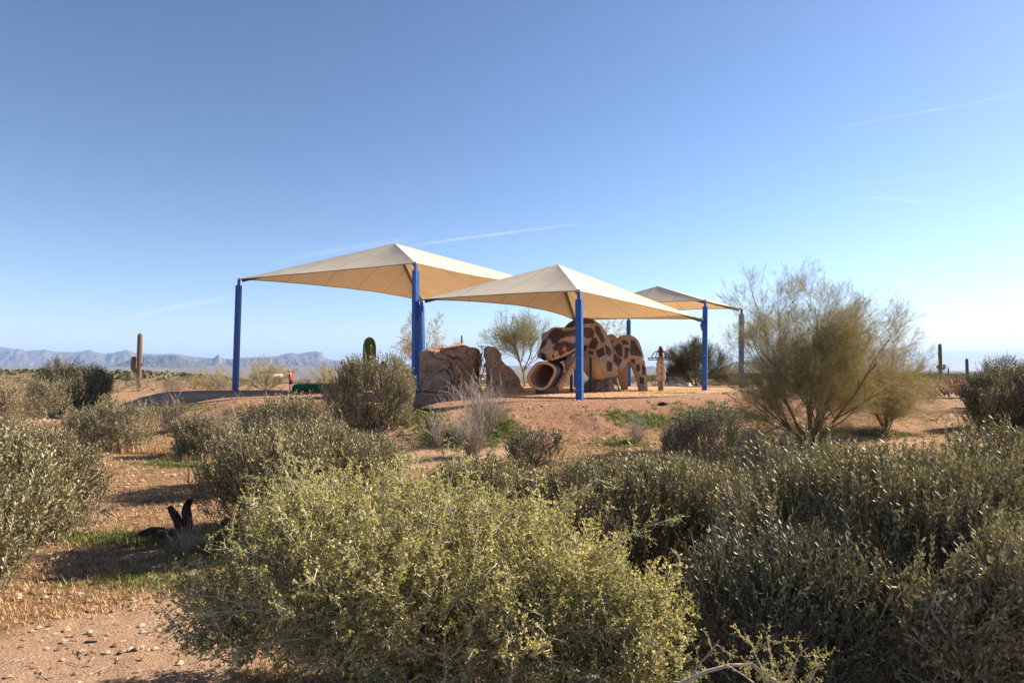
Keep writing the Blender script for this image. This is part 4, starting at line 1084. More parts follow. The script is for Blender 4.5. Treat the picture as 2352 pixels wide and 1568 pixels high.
# ------------------------------------------------------------------ stone totem
def totem():
    d = 28.2; cx = 1518; b = at(cx, d)
    root = empty('stone_totem', b, 'carved totem of stacked pale stones with a rusty hoop and ball on top', 'totem')
    s = d / FPX
    z = lambda py: PZ(py, d) - b.z
    wood = simple_noise_mat('totem_wood', (.22, .12, .07), (.40, .26, .16), 7)
    stn = simple_noise_mat('pale_stone', (.46, .36, .25), (.62, .52, .39), 5)
    rust = simple_noise_mat('rusty_iron', (.07, .028, .018), (.15, .06, .035), 10, .8, .2)
    bm = bmesh.new(); bmesh.ops.create_cone(bm, cap_ends=True, segments=10, radius1=.14, radius2=.125, depth=z(871) + .1)
    bmesh.ops.transform(bm, matrix=Matrix.Translation((0, 0, (z(871) - .1) / 2)), verts=bm.verts); bmobj('totem_post', bm, wood, root, bev=.01, seg=1)
    core_h = z(800) - z(873)
    bmobj('core', bmbox((.16, .16, core_h), Matrix.Translation((0, 0, z(873) + core_h / 2))), rust, root)
    tiers = [(860, 24, 29), (843, 24, 30), (828, 19, 27), (815, 15, 22)]
    rnd = random.Random(1)
    for (py, hh, ww) in [(865.5, 15.5, 20.5), (851, 15.5, 20.5), (837.5, 13, 18.5), (825, 13, 15.5)]:
        for sx in (-1, 1):
            for sy in (-1, 1):
                if sy > 0 and False: continue
                w = ww * s / 4 * .98
                v, q = ellipsoid((sx * w * 1.0, sy * w * .8, z(py)), (w * 1.0, w * .9, hh * s / 2))
                c = np.array((sx * w, sy * w * .8, z(py))); dlt = v - c
                nrm = np.abs(dlt / np.array((w, w * .9, hh * s / 2)))
                k = 1 / (np.power((nrm ** 3.2).sum(-1), 1 / 3.2) + 1e-6)
                v = c + dlt * np.minimum(k, 1.45)[:, None] + .012 * np.stack([fbm(v * 6, 2, rnd.randint(0, 99))] * 3, -1)
                build('stone', Geo().add(v, q), stn, root, True)
    zc0, zc1 = z(822), z(809)
    bmobj('cap_post', bmbox((.11, .11, z(804) - z(822)), Matrix.Translation((0, 0, (z(804) + z(822)) / 2))), rust, root, bev=.008, seg=1)
    bmobj('spindle', bmbox((.03, .03, .12), Matrix.Translation((0, 0, z(804) + .06))), rust, root)
    bm = bmesh.new(); bmesh.ops.create_uvsphere(bm, u_segments=18, v_segments=12, radius=.07)
    bmesh.ops.transform(bm, matrix=Matrix.Translation((0, 0, z(798))), verts=bm.verts); bmobj('ball', bm, rust, root, True)
    # hoop: two rings joined by short bars, and arching straps
    Rr = 28 * s
    t = np.linspace(0, 2 * math.pi, 49)
    for zz in (z(821.6), z(826)):
        ring = np.stack([Rr * np.cos(t), Rr * np.sin(t) * 1.0, zz + 0 * t], -1); ring = np.concatenate([ring, ring[1:2]])
        vv, qq = tube_batch(ring[None], np.full((1, len(ring)), .017), 6); build('hoop', Geo().add(vv, qq), rust, root, True)
    for k in range(12):
        a = k * math.pi / 6 + .15
        bmobj('bar', bmbox((.02, .02, z(821.6) - z(826)), Matrix.Translation((Rr * math.cos(a), Rr * math.sin(a), (z(821.6) + z(826)) / 2))), rust, root)
    for k in range(4):
        a0 = k * math.pi / 2 + .28
        th = np.linspace(0, math.pi / 2, 16)
        rr = Rr * .80
        arc = np.stack([rr * np.cos(th) * math.cos(a0), rr * np.cos(th) * math.sin(a0), z(821.6) + (z(805) - z(821.6)) * np.sin(th)], -1)
        vv, qq = tube_batch(arc[None], np.full((1, 16), .024), 6); build('strap', Geo().add(vv, qq), rust, root, True)
        sp = np.array([[0.05 * math.cos(a0), .05 * math.sin(a0), z(821.6)], [Rr * math.cos(a0), Rr * math.sin(a0), z(821.6)]])
        vv, qq = tube_batch(sp[None], np.full((1, 2), .014), 5); build('spoke', Geo().add(vv, qq), rust, root)
totem()

# ------------------------------------------------------------------ cacti
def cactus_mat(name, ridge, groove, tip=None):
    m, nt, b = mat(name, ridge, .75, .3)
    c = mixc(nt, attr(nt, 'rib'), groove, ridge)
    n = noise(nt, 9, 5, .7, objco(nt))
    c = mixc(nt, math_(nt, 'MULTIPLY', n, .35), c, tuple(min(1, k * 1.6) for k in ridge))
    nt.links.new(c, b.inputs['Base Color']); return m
def rib_column(name, pts, rad, m, parent, O, ribs=16, depth=.14, nseg=40, per=8):
    c = catmull(pts, nseg); r = catmull(np.array(rad, float)[:, None], nseg)[:, 0]
    # rounded tip
    ns = ribs * per
    vv, qq = tube_batch(c[None], r[None], ns)
    v = vv.reshape(nseg, ns, 3); a = np.arange(ns) / per * 2 * math.pi
    k = np.abs(np.cos(a / 2))      # 1 on the ridge
    v = c[:, None] + (v - c[:, None]) * (1 - depth + depth * k ** .8)[None, :, None]
    vv, qq = capped(v.reshape(-1, 3), qq, ns)
    me = mesh_arrays(name, vv - O, qq, smooth=True)
    vattr(me, 'rib', np.concatenate([np.tile(k, nseg), [1, 1]]))
    return link(name, me, m, parent)
def tipped(base, top, r, n=9, bend=(0, 0)):
    """centre line and radii of an upright column with a domed end"""
    base, top = np.array(base, float), np.array(top, float)
    L = np.linalg.norm(top - base); ts = [0, .2, .45, .7, .85, 1 - 1.2 * r / L, 1 - .6 * r / L, 1 - .2 * r / L, 1 - .03 * r / L, 1]
    rs = [r * .8, r * .92, r, r * 1.0, r * .98, r * .93, r * .78, r * .5, r * .22, r * .04]
    return [base + (top - base) * t for t in ts], rs
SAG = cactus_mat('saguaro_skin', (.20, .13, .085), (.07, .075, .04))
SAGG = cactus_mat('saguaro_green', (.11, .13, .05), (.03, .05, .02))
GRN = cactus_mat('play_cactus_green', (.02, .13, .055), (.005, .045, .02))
def saguaro(px, d, ytop, ybase, wpx, label, arms=(), m=None, group='saguaro cacti', ribs=14, name='saguaro_cactus'):
    m = m or SAG
    b = at(px, d); zt = PZ(ytop, d); zb = min(PZ(ybase, d), b.z) if ybase else b.z - .1
    b.z = Hs(b.x, b.y)
    root = empty(name, b, label, 'cactus', group); O = np.array(b)
    r = wpx * .5 * d / FPX
    p, rr = tipped((b.x, d, b.z - .2), (b.x, d, zt), r)
    rib_column('trunk', p, rr, m, root, O, ribs)
    for (ax, ay0, ay1, aw) in arms:     # pixel x of the arm, its elbow y, its tip y, width
        x1 = PX(ax, d); z0 = PZ(ay0, d); z1 = PZ(ay1, d); ra = aw * .5 * d / FPX
        sg = 1 if x1 > b.x else -1
        pts = [(b.x, d, z0), (b.x + (x1 - b.x) * .5, d, z0 - ra * .3), (x1, d, z0 + ra * .6), (x1 + sg * .1 * ra, d, z0 + (z1 - z0) * .5), (x1, d, z1 - ra * 1.0), (x1, d, z1 - ra * .4), (x1, d, z1 - .1 * ra), (x1, d, z1)]
        rs = [ra * .8, ra * .85, ra * .95, ra, ra * .95, ra * .75, ra * .35, ra * .05]
        rib_column('arm', pts, rs, m, root, O, 12)
    return root
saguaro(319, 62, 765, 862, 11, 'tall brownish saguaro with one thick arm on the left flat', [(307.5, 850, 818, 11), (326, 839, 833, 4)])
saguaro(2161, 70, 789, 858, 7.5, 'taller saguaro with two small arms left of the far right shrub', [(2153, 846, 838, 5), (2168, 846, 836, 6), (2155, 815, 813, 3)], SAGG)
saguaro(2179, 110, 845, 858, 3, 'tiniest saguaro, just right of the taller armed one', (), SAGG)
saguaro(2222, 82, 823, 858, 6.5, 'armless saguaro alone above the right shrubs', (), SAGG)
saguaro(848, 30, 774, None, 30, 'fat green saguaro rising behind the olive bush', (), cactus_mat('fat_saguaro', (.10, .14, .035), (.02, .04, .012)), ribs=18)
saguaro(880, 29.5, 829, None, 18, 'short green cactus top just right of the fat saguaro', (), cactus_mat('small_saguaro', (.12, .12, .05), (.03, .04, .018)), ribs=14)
saguaro(1060, 72, 770, 790, 4, 'slim saguaro far behind the big climbing rock', (), SAGG)
def fallen():
    d = 27.2; a = P(670, 890.5, d); b = P(775, 890, d + .6); r = .20
    root = empty('cactus_log', ((a.x + b.x) / 2, d + .3, 0), 'green fluted play cactus log lying on the shaded ground', 'cactus log'); O = np.array(root.location)
    a = np.array(a); b = np.array(b); a[2] = b[2] = r * .82
    L = np.linalg.norm(b - a)
    ts = [0, .03, .08, .16, .35, .6, .85, 1]; rs = [r * .3, r * .7, r * .92, r, r * 1.05, r, r, r * .9]
    rib_column('log', [a + (b - a) * t for t in ts], rs, GRN, root, O, 14, .16)
fallen()
# ------------------------------------------------------------------ foliage materials
BARK = simple_noise_mat('grey_bark', (.13, .10, .08), (.27, .22, .18), 20, .9, .2)
TWIG = leaf_mat('thin_twig', (.14, .10, .08), (.28, .21, .17), (.44, .36, .30), .8, .2, .0)
TWIGP = leaf_mat('pale_twig', (.22, .17, .13), (.36, .29, .23), (.52, .44, .37), .8, .2, .0)
JOJ = leaf_mat('jojoba_leaf', (.10, .088, .036), (.25, .22, .10), (.50, .44, .27), .58, .3, .13)
JOJB = leaf_mat('bluish_shaded_jojoba_leaf', (.05, .055, .03), (.13, .13, .07), (.29, .27, .16), .58, .3, .1)  # dark leaf of the blue green shrubs, also paints shade into one jojoba
JOJD = leaf_mat('dry_jojoba_leaf', (.115, .105, .048), (.26, .235, .115), (.50, .44, .27), .6, .3, .13)
THN = leaf_mat('thorn_bush_leaf', (.08, .095, .022), (.35, .345, .11), (.74, .63, .33), .6, .25, .42)
YEL = leaf_mat('yellow_leaf', (.22, .18, .06), (.42, .32, .12), (.62, .46, .20), .6, .3, .35)
PVT = leaf_mat('palo_verde_twig', (.18, .15, .06), (.42, .345, .14), (.64, .54, .28), .7, .25, .1)
PVB = simple_noise_mat('palo_verde_bark', (.10, .085, .04), (.24, .21, .10), 9, .8, .2)
OLV = leaf_mat('olive_leaf', (.05, .055, .026), (.12, .115, .055), (.24, .22, .11), .6, .3, .25)
GRS = leaf_mat('green_grass_blade', (.08, .10, .025), (.17, .20, .06), (.34, .33, .13), .6, .3, .35)
DRY = leaf_mat('dry_grass_blade', (.28, .16, .085), (.52, .33, .19), (.76, .56, .36), .7, .2, .3)
WEED = leaf_mat('weed_leaf', (.04, .09, .03), (.09, .17, .065), (.20, .27, .12), .5, .4, .25)
CHOL = simple_noise_mat('cholla_stem', (.30, .13, .10), (.50, .28, .21), 30, .85, .5)

# ------------------------------------------------------------------ sprig templates
def leafgeo(base, d, n, L, Wd, hi=True, fold=.25):
    """base,d,n: (N,3); n is the leaf's flat normal"""
    s = norm(np.cross(d, n)); L = L[:, None]; Wd = Wd[:, None]
    up = n * Wd * fold
    if hi:
        v = np.stack([base, base + d * L * .32 + s * Wd * .95 + up, base + d * L * .72 + s * Wd * .8 + up, base + d * L + n * L * .04, base + d * L * .72 - s * Wd * .8 + up, base + d * L * .32 - s * Wd * .95 + up], 1)
        i = np.arange(len(base))[:, None] * 6
        q = np.concatenate([i + np.array([[0, 1, 2, 3]]), i + np.array([[0, 3, 4, 5]])], 1).reshape(-1, 4)
        return v.reshape(-1, 3), q, 2
    v = np.stack([base, base + d * L * .5 + s * Wd + up, base + d * L, base + d * L * .5 - s * Wd + up], 1)
    return v.reshape(-1, 3), np.arange(4 * len(base)).reshape(-1, 4), 1
def T_jojoba(r, L=.24, nodes=8, ll=.032, hi=True, spread=.5, side=.35, double=1):
    g = Geo()
    t = np.linspace(0, 1, 5); bend = r.normal(0, .12, 2)
    c = np.stack([bend[0] * t ** 2 * L, bend[1] * t ** 2 * L, t * L], -1)
    v, q = ribbon_batch(c[None, ::2], np.linspace(.0026, .0013, 3)[None] * (1 if hi else 1.6), r); g.add(v, q, 1, r.uniform(.2, .8))
    tt = np.repeat(np.linspace(.12, 1, nodes), 2 * double); N = len(tt)
    b = np.stack([np.interp(tt, t, c[:, k]) for k in range(3)], -1)
    a = np.tile([0, math.pi], N // 2) + np.repeat(np.arange(N // 2) * 1.45, 2) + r.normal(0, .3, N)
    out = np.stack([np.cos(a), np.sin(a), 0 * a], -1)
    d = norm(out * spread + np.array([0, 0, .9]) + r.normal(0, .18, (N, 3)))
    n = norm(np.cross(np.cross(d, out), d) + r.normal(0, .35, (N, 3)))
    v, q, m = leafgeo(b, d, n, ll * r.uniform(.65, 1.15, N), ll * .165 * r.uniform(.85, 1.2, N), hi)
    g.add(v, q, 0, np.repeat(r.beta(2, 2.2, N), m))
    return g.arrays()
def T_thorn(r, L=.26, nodes=13, ll=.018):
    g = Geo()
    t = np.linspace(0, 1, nodes); zig = np.cumsum(r.normal(0, .010, (nodes, 2)), 0)
    c = np.concatenate([zig, (t * L)[:, None]], -1)
    v, q = tube_batch(c[None, ::2], np.linspace(.0034, .0014, nodes)[None, ::2], 3); g.add(v, q, 1, r.uniform(.3, 1))
    # side spurs
    S = 7; k = r.integers(2, nodes - 1, S); a = r.uniform(0, 6.28, S)
    d = np.stack([np.cos(a), np.sin(a), r.uniform(.1, .8, S)], -1); sl = r.uniform(.03, .09, S)
    pl = np.stack([c[k], c[k] + d * sl[:, None] * .5 + r.normal(0, .004, (S, 3)), c[k] + d * sl[:, None]], 1)
    v, q = ribbon_batch(pl[:, ::2], np.tile([.0020, .0009], (S, 1)), r); g.add(v, q, 1, .8)
    B = [c[r.integers(1, nodes, 38)] + r.normal(0, .003, (38, 3))]
    for j in range(S): B.append(pl[j, 0] + (pl[j, 2] - pl[j, 0]) * r.uniform(.3, 1.0, (6, 1)))
    B = np.concatenate(B); N = len(B)
    d = norm(r.normal(0, 1, (N, 3)) + np.array([0, 0, .7])); n = norm(r.normal(0, 1, (N, 3)) + np.array([0, 0, .6]))
    v, q, m = leafgeo(B, d, n, ll * r.uniform(.6, 1.35, N), ll * .30 * r.uniform(.8, 1.2, N), False)
    g.add(v, q, 0, np.repeat(r.beta(1.8, 1.9, N), m)); return g.arrays()
def T_broom(r, L=.55, n1=7, n2=5, rad=.0028, spread=.55, leafy=0):
    g = Geo(); t = np.linspace(0, 1, 4); lv = [0]
    def line(p0, d, L_, w0, w1, k=4):
        d = norm(d); s = np.linspace(0, 1, k)[:, None]; b = r.normal(0, .10, 3)
        return p0 + d * s * L_ + b * s ** 2 * L_, np.linspace(w0, w1, k)
    main, mw = line(np.zeros(3), np.array([0, 0, 1.]) + r.normal(0, .08, 3), L, rad, rad * .5)
    PL, RD = [main], [mw]
    for j in range(n1):
        f = r.uniform(.1, .95); p0 = main[0] + (main[-1] - main[0]) * f
        a = r.uniform(0, 6.28); d = np.array([math.cos(a) * spread, math.sin(a) * spread, 1])
        l2 = L * r.uniform(.35, .75) * (1.15 - f * .5)
        c, w = line(p0, d, l2, rad * .7, rad * .4); PL.append(c); RD.append(w); lv.append(1)
        for _ in range(n2):
            f2 = r.uniform(.2, 1); p1 = c[0] + (c[-1] - c[0]) * f2; a = r.uniform(0, 6.28)
            c2, w2 = line(p1, norm(d) + np.array([math.cos(a), math.sin(a), r.uniform(-.3, .6)]) * .75, l2 * r.uniform(.2, .5), rad * .5, rad * .3); PL.append(c2); RD.append(w2); lv.append(2)
    P_, R_ = np.array(PL), np.array(RD); big = np.array(lv) < 2
    v, q = tube_batch(P_[big][:, [0, 2, 3]] if P_.shape[1] == 4 else P_[big], R_[big][:, [0, 2, 3]], 3); g.add(v, q, 0, r.uniform(.3, .7))
    v, q = ribbon_batch(P_[~big][:, [0, 3]], R_[~big][:, [0, 3]] * 1.15, r); g.add(v, q, 0, r.beta(2, 2, len(q)))
    if leafy:
        P_ = np.array(PL); k = r.integers(0, len(PL), leafy); f = r.uniform(.2, 1, (leafy, 1)); B = P_[k, 0] * (1 - f) + P_[k, -1] * f
        d = norm(r.normal(0, 1, (leafy, 3))); n = norm(r.normal(0, 1, (leafy, 3)))
        v, q, m = leafgeo(B, d, n, r.uniform(.02, .042, leafy) * L / .5, r.uniform(.007, .012, leafy) * L / .5, False); g.add(v, q, 1, r.random(leafy))
    return g.arrays()
def T_stems(r, n=15, L=.5, fan=.6, rad=.0017, leaves=10, ll=.014):
    g = Geo(); PL = []; K = 5 if leaves < 30 else 3; t = np.linspace(0, 1, K)[:, None]
    for _ in range(n):
        a = r.uniform(0, 6.28); d = norm(np.array([math.cos(a) * fan * r.random(), math.sin(a) * fan * r.random(), 1]))
        b = r.normal(0, .12, 3); l_ = L * r.uniform(.6, 1.1)
        PL.append(d * t * l_ + b * t ** 2 * l_ + np.cumsum(r.normal(0, .006, (K, 3)), 0) * 1.0)
        for _ in range(2):
            p0 = PL[-1][r.integers(2, K)] if r.random() < 1 else 0
            d2 = norm(d + r.normal(0, .45, 3)); PL.append(p0 + d2 * t * l_ * .3)
    PL = np.array(PL); RR_ = np.tile(np.linspace(rad, rad * .4, K), (len(PL), 1))
    v, q = tube_batch(PL, RR_, 3) if leaves < 30 else ribbon_batch(PL, RR_, r)
    g.add(v, q, 1, np.repeat(r.random(len(PL)), len(q) // len(PL)))
    if leaves:
        k = r.integers(0, len(PL), leaves); B = PL[k, r.integers(0, K, leaves)]
        d = norm(r.normal(0, 1, (leaves, 3)) + np.array([0, 0, .6])); nn = norm(r.normal(0, 1, (leaves, 3)))
        v, q, m = leafgeo(B, d, nn, ll * r.uniform(.6, 1.4, leaves), ll * .32 * r.uniform(.8, 1.2, leaves), False); g.add(v, q, 0, r.random(leaves))
    return g.arrays()
TR = np.random.default_rng(11)
TPL = {
    'joj_near': [T_jojoba(TR, .26, 8, .043) for _ in range(10)],
    'joj_mid': [T_jojoba(TR, .24, 7, .048, False, .6) for _ in range(8)],
    'joj_far': [T_jojoba(TR, .30, 5, .060, False, .7) for _ in range(6)],
    'joj_vfar': [T_jojoba(TR, .36, 4, .10, False, .8) for _ in range(6)],
    'thorn': [T_thorn(TR) for _ in range(10)],
    'broom': [T_broom(TR, .55, 7, 5) for _ in range(8)],
    'broom_far': [T_broom(TR, .8, 6, 4, .006, .6) for _ in range(6)],
    'broom_leafy': [T_broom(TR, .7, 5, 3, .0028, .8, 90) for _ in range(6)],
    'stems': [T_stems(TR) for _ in range(8)],
    'stems_leafy': [T_stems(TR, 7, .34, .9, .0025, 70, .018) for _ in range(8)],
    'weed': [T_jojoba(TR, .14, 5, .055, True, 1.2) for _ in range(6)],
}
def scatter(geo, kind, pos, dirs, scale, r, tint=0.0, only=None):
    tp = TPL[kind]; N = len(pos); pick = r.integers(0, len(tp), N)
    z = norm(dirs); a = r.uniform(0, 6.28, N)
    ref = np.where(np.abs(z[:, 2:3]) > .95, np.array([1., 0, 0]), np.array([0, 0, 1.])); x = norm(np.cross(ref, z)); y = np.cross(z, x)
    X = x * np.cos(a)[:, None] + y * np.sin(a)[:, None]; Y = np.cross(z, X)
    R = np.stack([X, Y, z], -1) * np.broadcast_to(scale, (N,))[:, None, None]
    toff = r.normal(0, .13, N) + tint
    for k in range(len(tp)):
        i = np.nonzero(pick == k)[0]
        if not len(i): continue
        v, q, m, t = tp[k]
        if only is not None:
            keep = m == only
            if not keep.any(): continue
            q, m, t = q[keep], m[keep], t[keep]
        V = np.einsum('nij,vj->nvi', R[i], v) + pos[i][:, None]
        Q = (q[None] + (np.arange(len(i)) * len(v))[:, None, None]).reshape(-1, 4)
        geo.add(V.reshape(-1, 3), Q, np.tile(m, len(i)), (t[None] + toff[i][:, None]).ravel())

def crown_points(r, n, w, dpt, h, lobes=9, skirt=.12, shell=.22, lumpy=.5, gap=-.16, gs=2.6):
    """points and outward directions in an uneven mound w x dpt x h standing on z=0"""
    C = [(0, 0, h * .48)]; S = [(w * .40, dpt * .40, h * .45)]
    for k in range(lobes):
        a = k / lobes * 6.283 + r.normal(0, .5); e = r.uniform(-.05, 1.1)
        rr = r.uniform(.42, .68)
        f = r.uniform(.28, .46) * lumpy * 1.6
        C.append((math.cos(a) * math.cos(e) * w * .5 * rr, math.sin(a) * math.cos(e) * dpt * .5 * rr, h * (.42 + .42 * math.sin(e) * r.uniform(.7, 1.1))))
        S.append((w * f * .55, dpt * f * .55, h * f * .62))
    C, S = np.array(C), np.array(S)
    area = (S[:, 0] * S[:, 1] + S[:, 1] * S[:, 2]) ** 1.0; pr = area / area.sum()
    k = r.choice(len(C), n * 5, p=pr); d = norm(r.normal(0, 1, (n * 5, 3)))
    rf = 1 - np.abs(r.normal(0, shell, n * 5)); rf = np.clip(rf, .15, 1)
    p = C[k] + d * S[k] * rf[:, None]
    dist = np.sqrt((((p[:, None] - C[None]) / S[None]) ** 2).sum(-1)); dist[np.arange(len(k)), k] = 9
    ok = (fbm(p * gs + r.uniform(0, 50, 3), 2, 3) > gap + .25 * r.normal(0, .4, len(p))) & (dist.min(1) > .55) & (p[:, 2] > h * skirt * r.random(n * 5)) & (p[:, 2] > .02)
    p, d, k = p[ok][:n], d[ok][:n], k[ok][:n]
    nrm = norm(d / S[k] * S[k].mean())
    return p, nrm, C, S
FOL_KIND = dict(joj_near=(JOJ, TWIG), )
def shrub(name, base, w, dpt, h, n, kind, leafm, twigm, label, group=None, seed=0, up=.8, size=1.0, lobes=9, shell=.22, cat='shrub', branches=26, lumpy=.5, lean=(0, 0), tint=0.0, skirt=.12, stemr=.014, extra=None):
    r = np.random.default_rng(seed + 100)
    root = empty(name, base, label, cat, group)
    p, nr, C, S = crown_points(r, n, w, dpt, h, lobes, skirt, shell, lumpy)
    for ax, ext in ((0, w), (1, dpt)):
        lo, hi = np.percentile(p[:, ax], [1, 99]); p[:, ax] = (p[:, ax] - (lo + hi) / 2) * ext / (hi - lo)
    p[:, 2] *= h / np.percentile(p[:, 2], 98.5)
    p[:, 0] += lean[0] * p[:, 2]; p[:, 1] += lean[1] * p[:, 2]
    gz = H(p[:, 0] + base[0], p[:, 1] + base[1]) - base[2]
    fall = np.clip(1 - p[:, 2] / (h * .6), 0, 1); p[:, 2] += gz * fall
    if skirt == .12: p[:, 2] *= np.where(r.random(len(p)) < .35, r.uniform(.1, 1, len(p)), 1)
    d = norm(nr * .55 + np.array([0, 0, up]) + r.normal(0, .28, p.shape))
    sc = size * r.uniform(.75, 1.15, len(p))
    L = {'joj_near': .24, 'joj_mid': .24, 'joj_far': .3, 'joj_vfar': .36, 'thorn': .26, 'broom': .55, 'broom_far': .8, 'stems': .5, 'stems_leafy': .34}.get(kind, .24)
    p = p - d * (L * sc * .75)[:, None]
    p[:, 2] = np.maximum(p[:, 2], H(p[:, 0] + base[0], p[:, 1] + base[1]) - base[2] - .01)
    g = Geo(); scatter(g, kind, p, d, sc, r, tint)
    if extra is None: extra = n // 22
    if extra:      # long shoots that break the outline
        k = r.choice(len(p), extra); k = k[p[k, 2] > h * .35]
        g2d = norm(d[k] + np.array([0, 0, .4])); pp = p[k] + g2d * L * .55 * size
        scatter(g, kind, pp, g2d, size * r.uniform(.8, 1.2, len(k)), r, tint + .08)
    if kind.startswith('joj'):      # some dead, leafless twigs stick out
        k = r.choice(len(p), max(3, len(p) // 40)); scatter(g, 'stems', p[k], d[k] + r.normal(0, .2, (len(k), 3)), .62 * size * r.uniform(.6, 1.1, len(k)), r, .25, only=1)
    o = build('foliage', g, [leafm, twigm], root); o['kind'] = 'stuff'
    # branches from the foot into the crown
    B = min(branches, len(p)); k = r.choice(len(p), B, replace=False)
    t = np.linspace(0, 1, 7)[None, :, None]
    foot = np.stack([r.normal(0, w * .05, B), r.normal(0, dpt * .05, B), np.full(B, -.03)], -1)
    mid = foot + (p[k] - foot) * np.array([.35, .35, .6]) + r.normal(0, .05 * h, (B, 3))
    PL = foot[:, None] * (1 - t) ** 2 + mid[:, None] * 2 * t * (1 - t) + p[k][:, None] * t ** 2 + r.normal(0, .008 * h, (B, 7, 3)) * (t * (1 - t) * 4)
    RD = np.linspace(1, .28, 7)[None] * (stemr * r.uniform(.6, 1.2, B))[:, None]
    v, q = tube_batch(PL, RD, 5); build('branches', Geo().add(v, q), BARK, root, True)['kind'] = 'stuff'
    return root
def shrub_px(pxl, pxr, ytop, d, n, kind, leafm, twigm, label, dratio=.9, name='jojoba_shrub', lift=0, **kw):
    """stand a shrub whose picture spans pxl..pxr with its top at row ytop, at distance d"""
    c = at((pxl + pxr) / 2, d); w = (pxr - pxl) * d / FPX
    h = P(CX, ytop, d).z - c.z
    return shrub(name, c, w, w * dratio, h, n, kind, leafm, twigm, label, **kw)

# ------------------------------------------------------------------ foreground shrubs
G1 = 'large shrubs in the foreground'
def thorn_bush():
    r = np.random.default_rng(5)
    root = shrub_px(455, 1350, 1140, 4.2, 2450, 'thorn', THN, TWIGP, 'big yellow green thorny bush with tangled pale twigs, nearest at the bottom centre', name='thorn_bush', dratio=.62, seed=51, up=.35, size=1.05, lobes=16, shell=.34, branches=90, lumpy=.85, stemr=.011, extra=560, skirt=.02, group=G1, tint=.03)
    # long arching canes, each with leafy sprigs along it
    o = np.array(root.location)
    g = Geo(); PLs = []; SP, SD, SS = [], [], []
    canes = [((1000, 1480, 3.9), (700, 1250, 3.9), (655, 1000, 4.1)), ((980, 1500, 4.0), (900, 1250, 4.0), (862, 1090, 4.1)), ((900, 1500, 3.8), (650, 1350, 3.7), (350, 1345, 3.6)), ((950, 1500, 3.6), (620, 1330, 3.5), (360, 1480, 3.3)), ((1000, 1480, 4.2), (1030, 1200, 4.5), (1046, 1022, 4.7)), ((900, 1400, 4.2), (760, 1120, 4.4), (560, 1100, 4.6)), ((1040, 1400, 4.0), (980, 1120, 4.3), (930, 1035, 4.5)), ((1100, 1450, 3.8), (1350, 1250, 3.9), (1545, 1190, 4.0)), ((1100, 1480, 3.6), (1400, 1350, 3.6), (1560, 1445, 3.6)), ((800, 1450, 3.9), (600, 1250, 4.0), (585, 1150, 4.1)), ((1050, 1400, 3.9), (1250, 1180, 4.1), (1370, 1090, 4.3)), ((900, 1500, 3.7), (800, 1300, 3.6), (500, 1250, 3.6)), ((1000, 1500, 3.6), (700, 1420, 3.4), (430, 1530, 3.2)), ((1000, 1450, 3.9), (1130, 1250, 4.1), (1180, 1110, 4.2)), ((1100, 1500, 3.5), (1300, 1450, 3.4), (1420, 1420, 3.4)), ((900, 1480, 3.8), (720, 1200, 4.0), (690, 1090, 4.1))]
    for c in canes:
        a, b, e = [np.array(P(*k)) - o for k in c]
        t = np.linspace(0, 1, 18)[:, None]
        pl = a * (1 - t) ** 2 + b * 2 * t * (1 - t) + e * t ** 2
        pl = pl + np.cumsum(r.normal(0, .006, pl.shape), 0); PLs.append(pl)
        T = norm(np.gradient(pl, axis=0))
        for f in np.arange(.25, 1.0, .035):
            i = min(int(f * 17), 16); SP.append(pl[i]); SD.append(T[i] * .8 + r.normal(0, .55, 3) + np.array([0, 0, .25])); SS.append(r.uniform(.35, .75))
    cp, cn, _, _ = crown_points(r, 70, 2.8, 1.7, 1.55, 14, .02, .12, .7)
    for k in range(len(cp)):
        dv = norm(np.cross(cn[k], r.normal(0, 1, 3))) + np.array([0, 0, .25]); Lc = r.uniform(.35, .9); t = np.linspace(-.5, .5, 18)[:, None]
        pl = cp[k] - cn[k] * .10 + dv * t * Lc - cn[k] * (t * 2) ** 2 * .10 + np.cumsum(r.normal(0, .005, (18, 3)), 0); PLs.append(pl)
        for f in (2, 6, 10, 14): SP.append(pl[f]); SD.append(cn[k] + r.normal(0, .6, 3)); SS.append(r.uniform(.3, .6))
    PLs = np.array(PLs); RD = np.tile(np.linspace(.0075, .002, 18), (len(PLs), 1)); RD[len(canes):] *= .45
    v, q = tube_batch(PLs, RD, 4); g.add(v, q, 1, .62)
    scatter(g, 'thorn', np.array(SP), np.array(SD), np.array(SS), r, .06)
    build('long_canes', g, [THN, TWIGP], root)['kind'] = 'stuff'
thorn_bush()
shrub_px(1130, 1550, 1300, 3.7, 800, 'thorn', THN, TWIGP, 'lower shoulder of yellow green thorn scrub reaching right over the dark jojoba', name='thorn_bush', dratio=.8, seed=53, up=.4, lobes=9, shell=.4, branches=40, lumpy=.7, stemr=.008, extra=90, skirt=0, group=G1, tint=.03)
shrub_px(1640, 2060, 1395, 3.0, 190, 'thorn', THN, TWIGP, 'small thorny sprout with a bare pink branch at the bottom right of centre', name='thorn_bush', dratio=.5, seed=71, up=.5, lobes=6, shell=.5, branches=20, stemr=.006, group=G1, tint=.05, lumpy=.7) if False else None
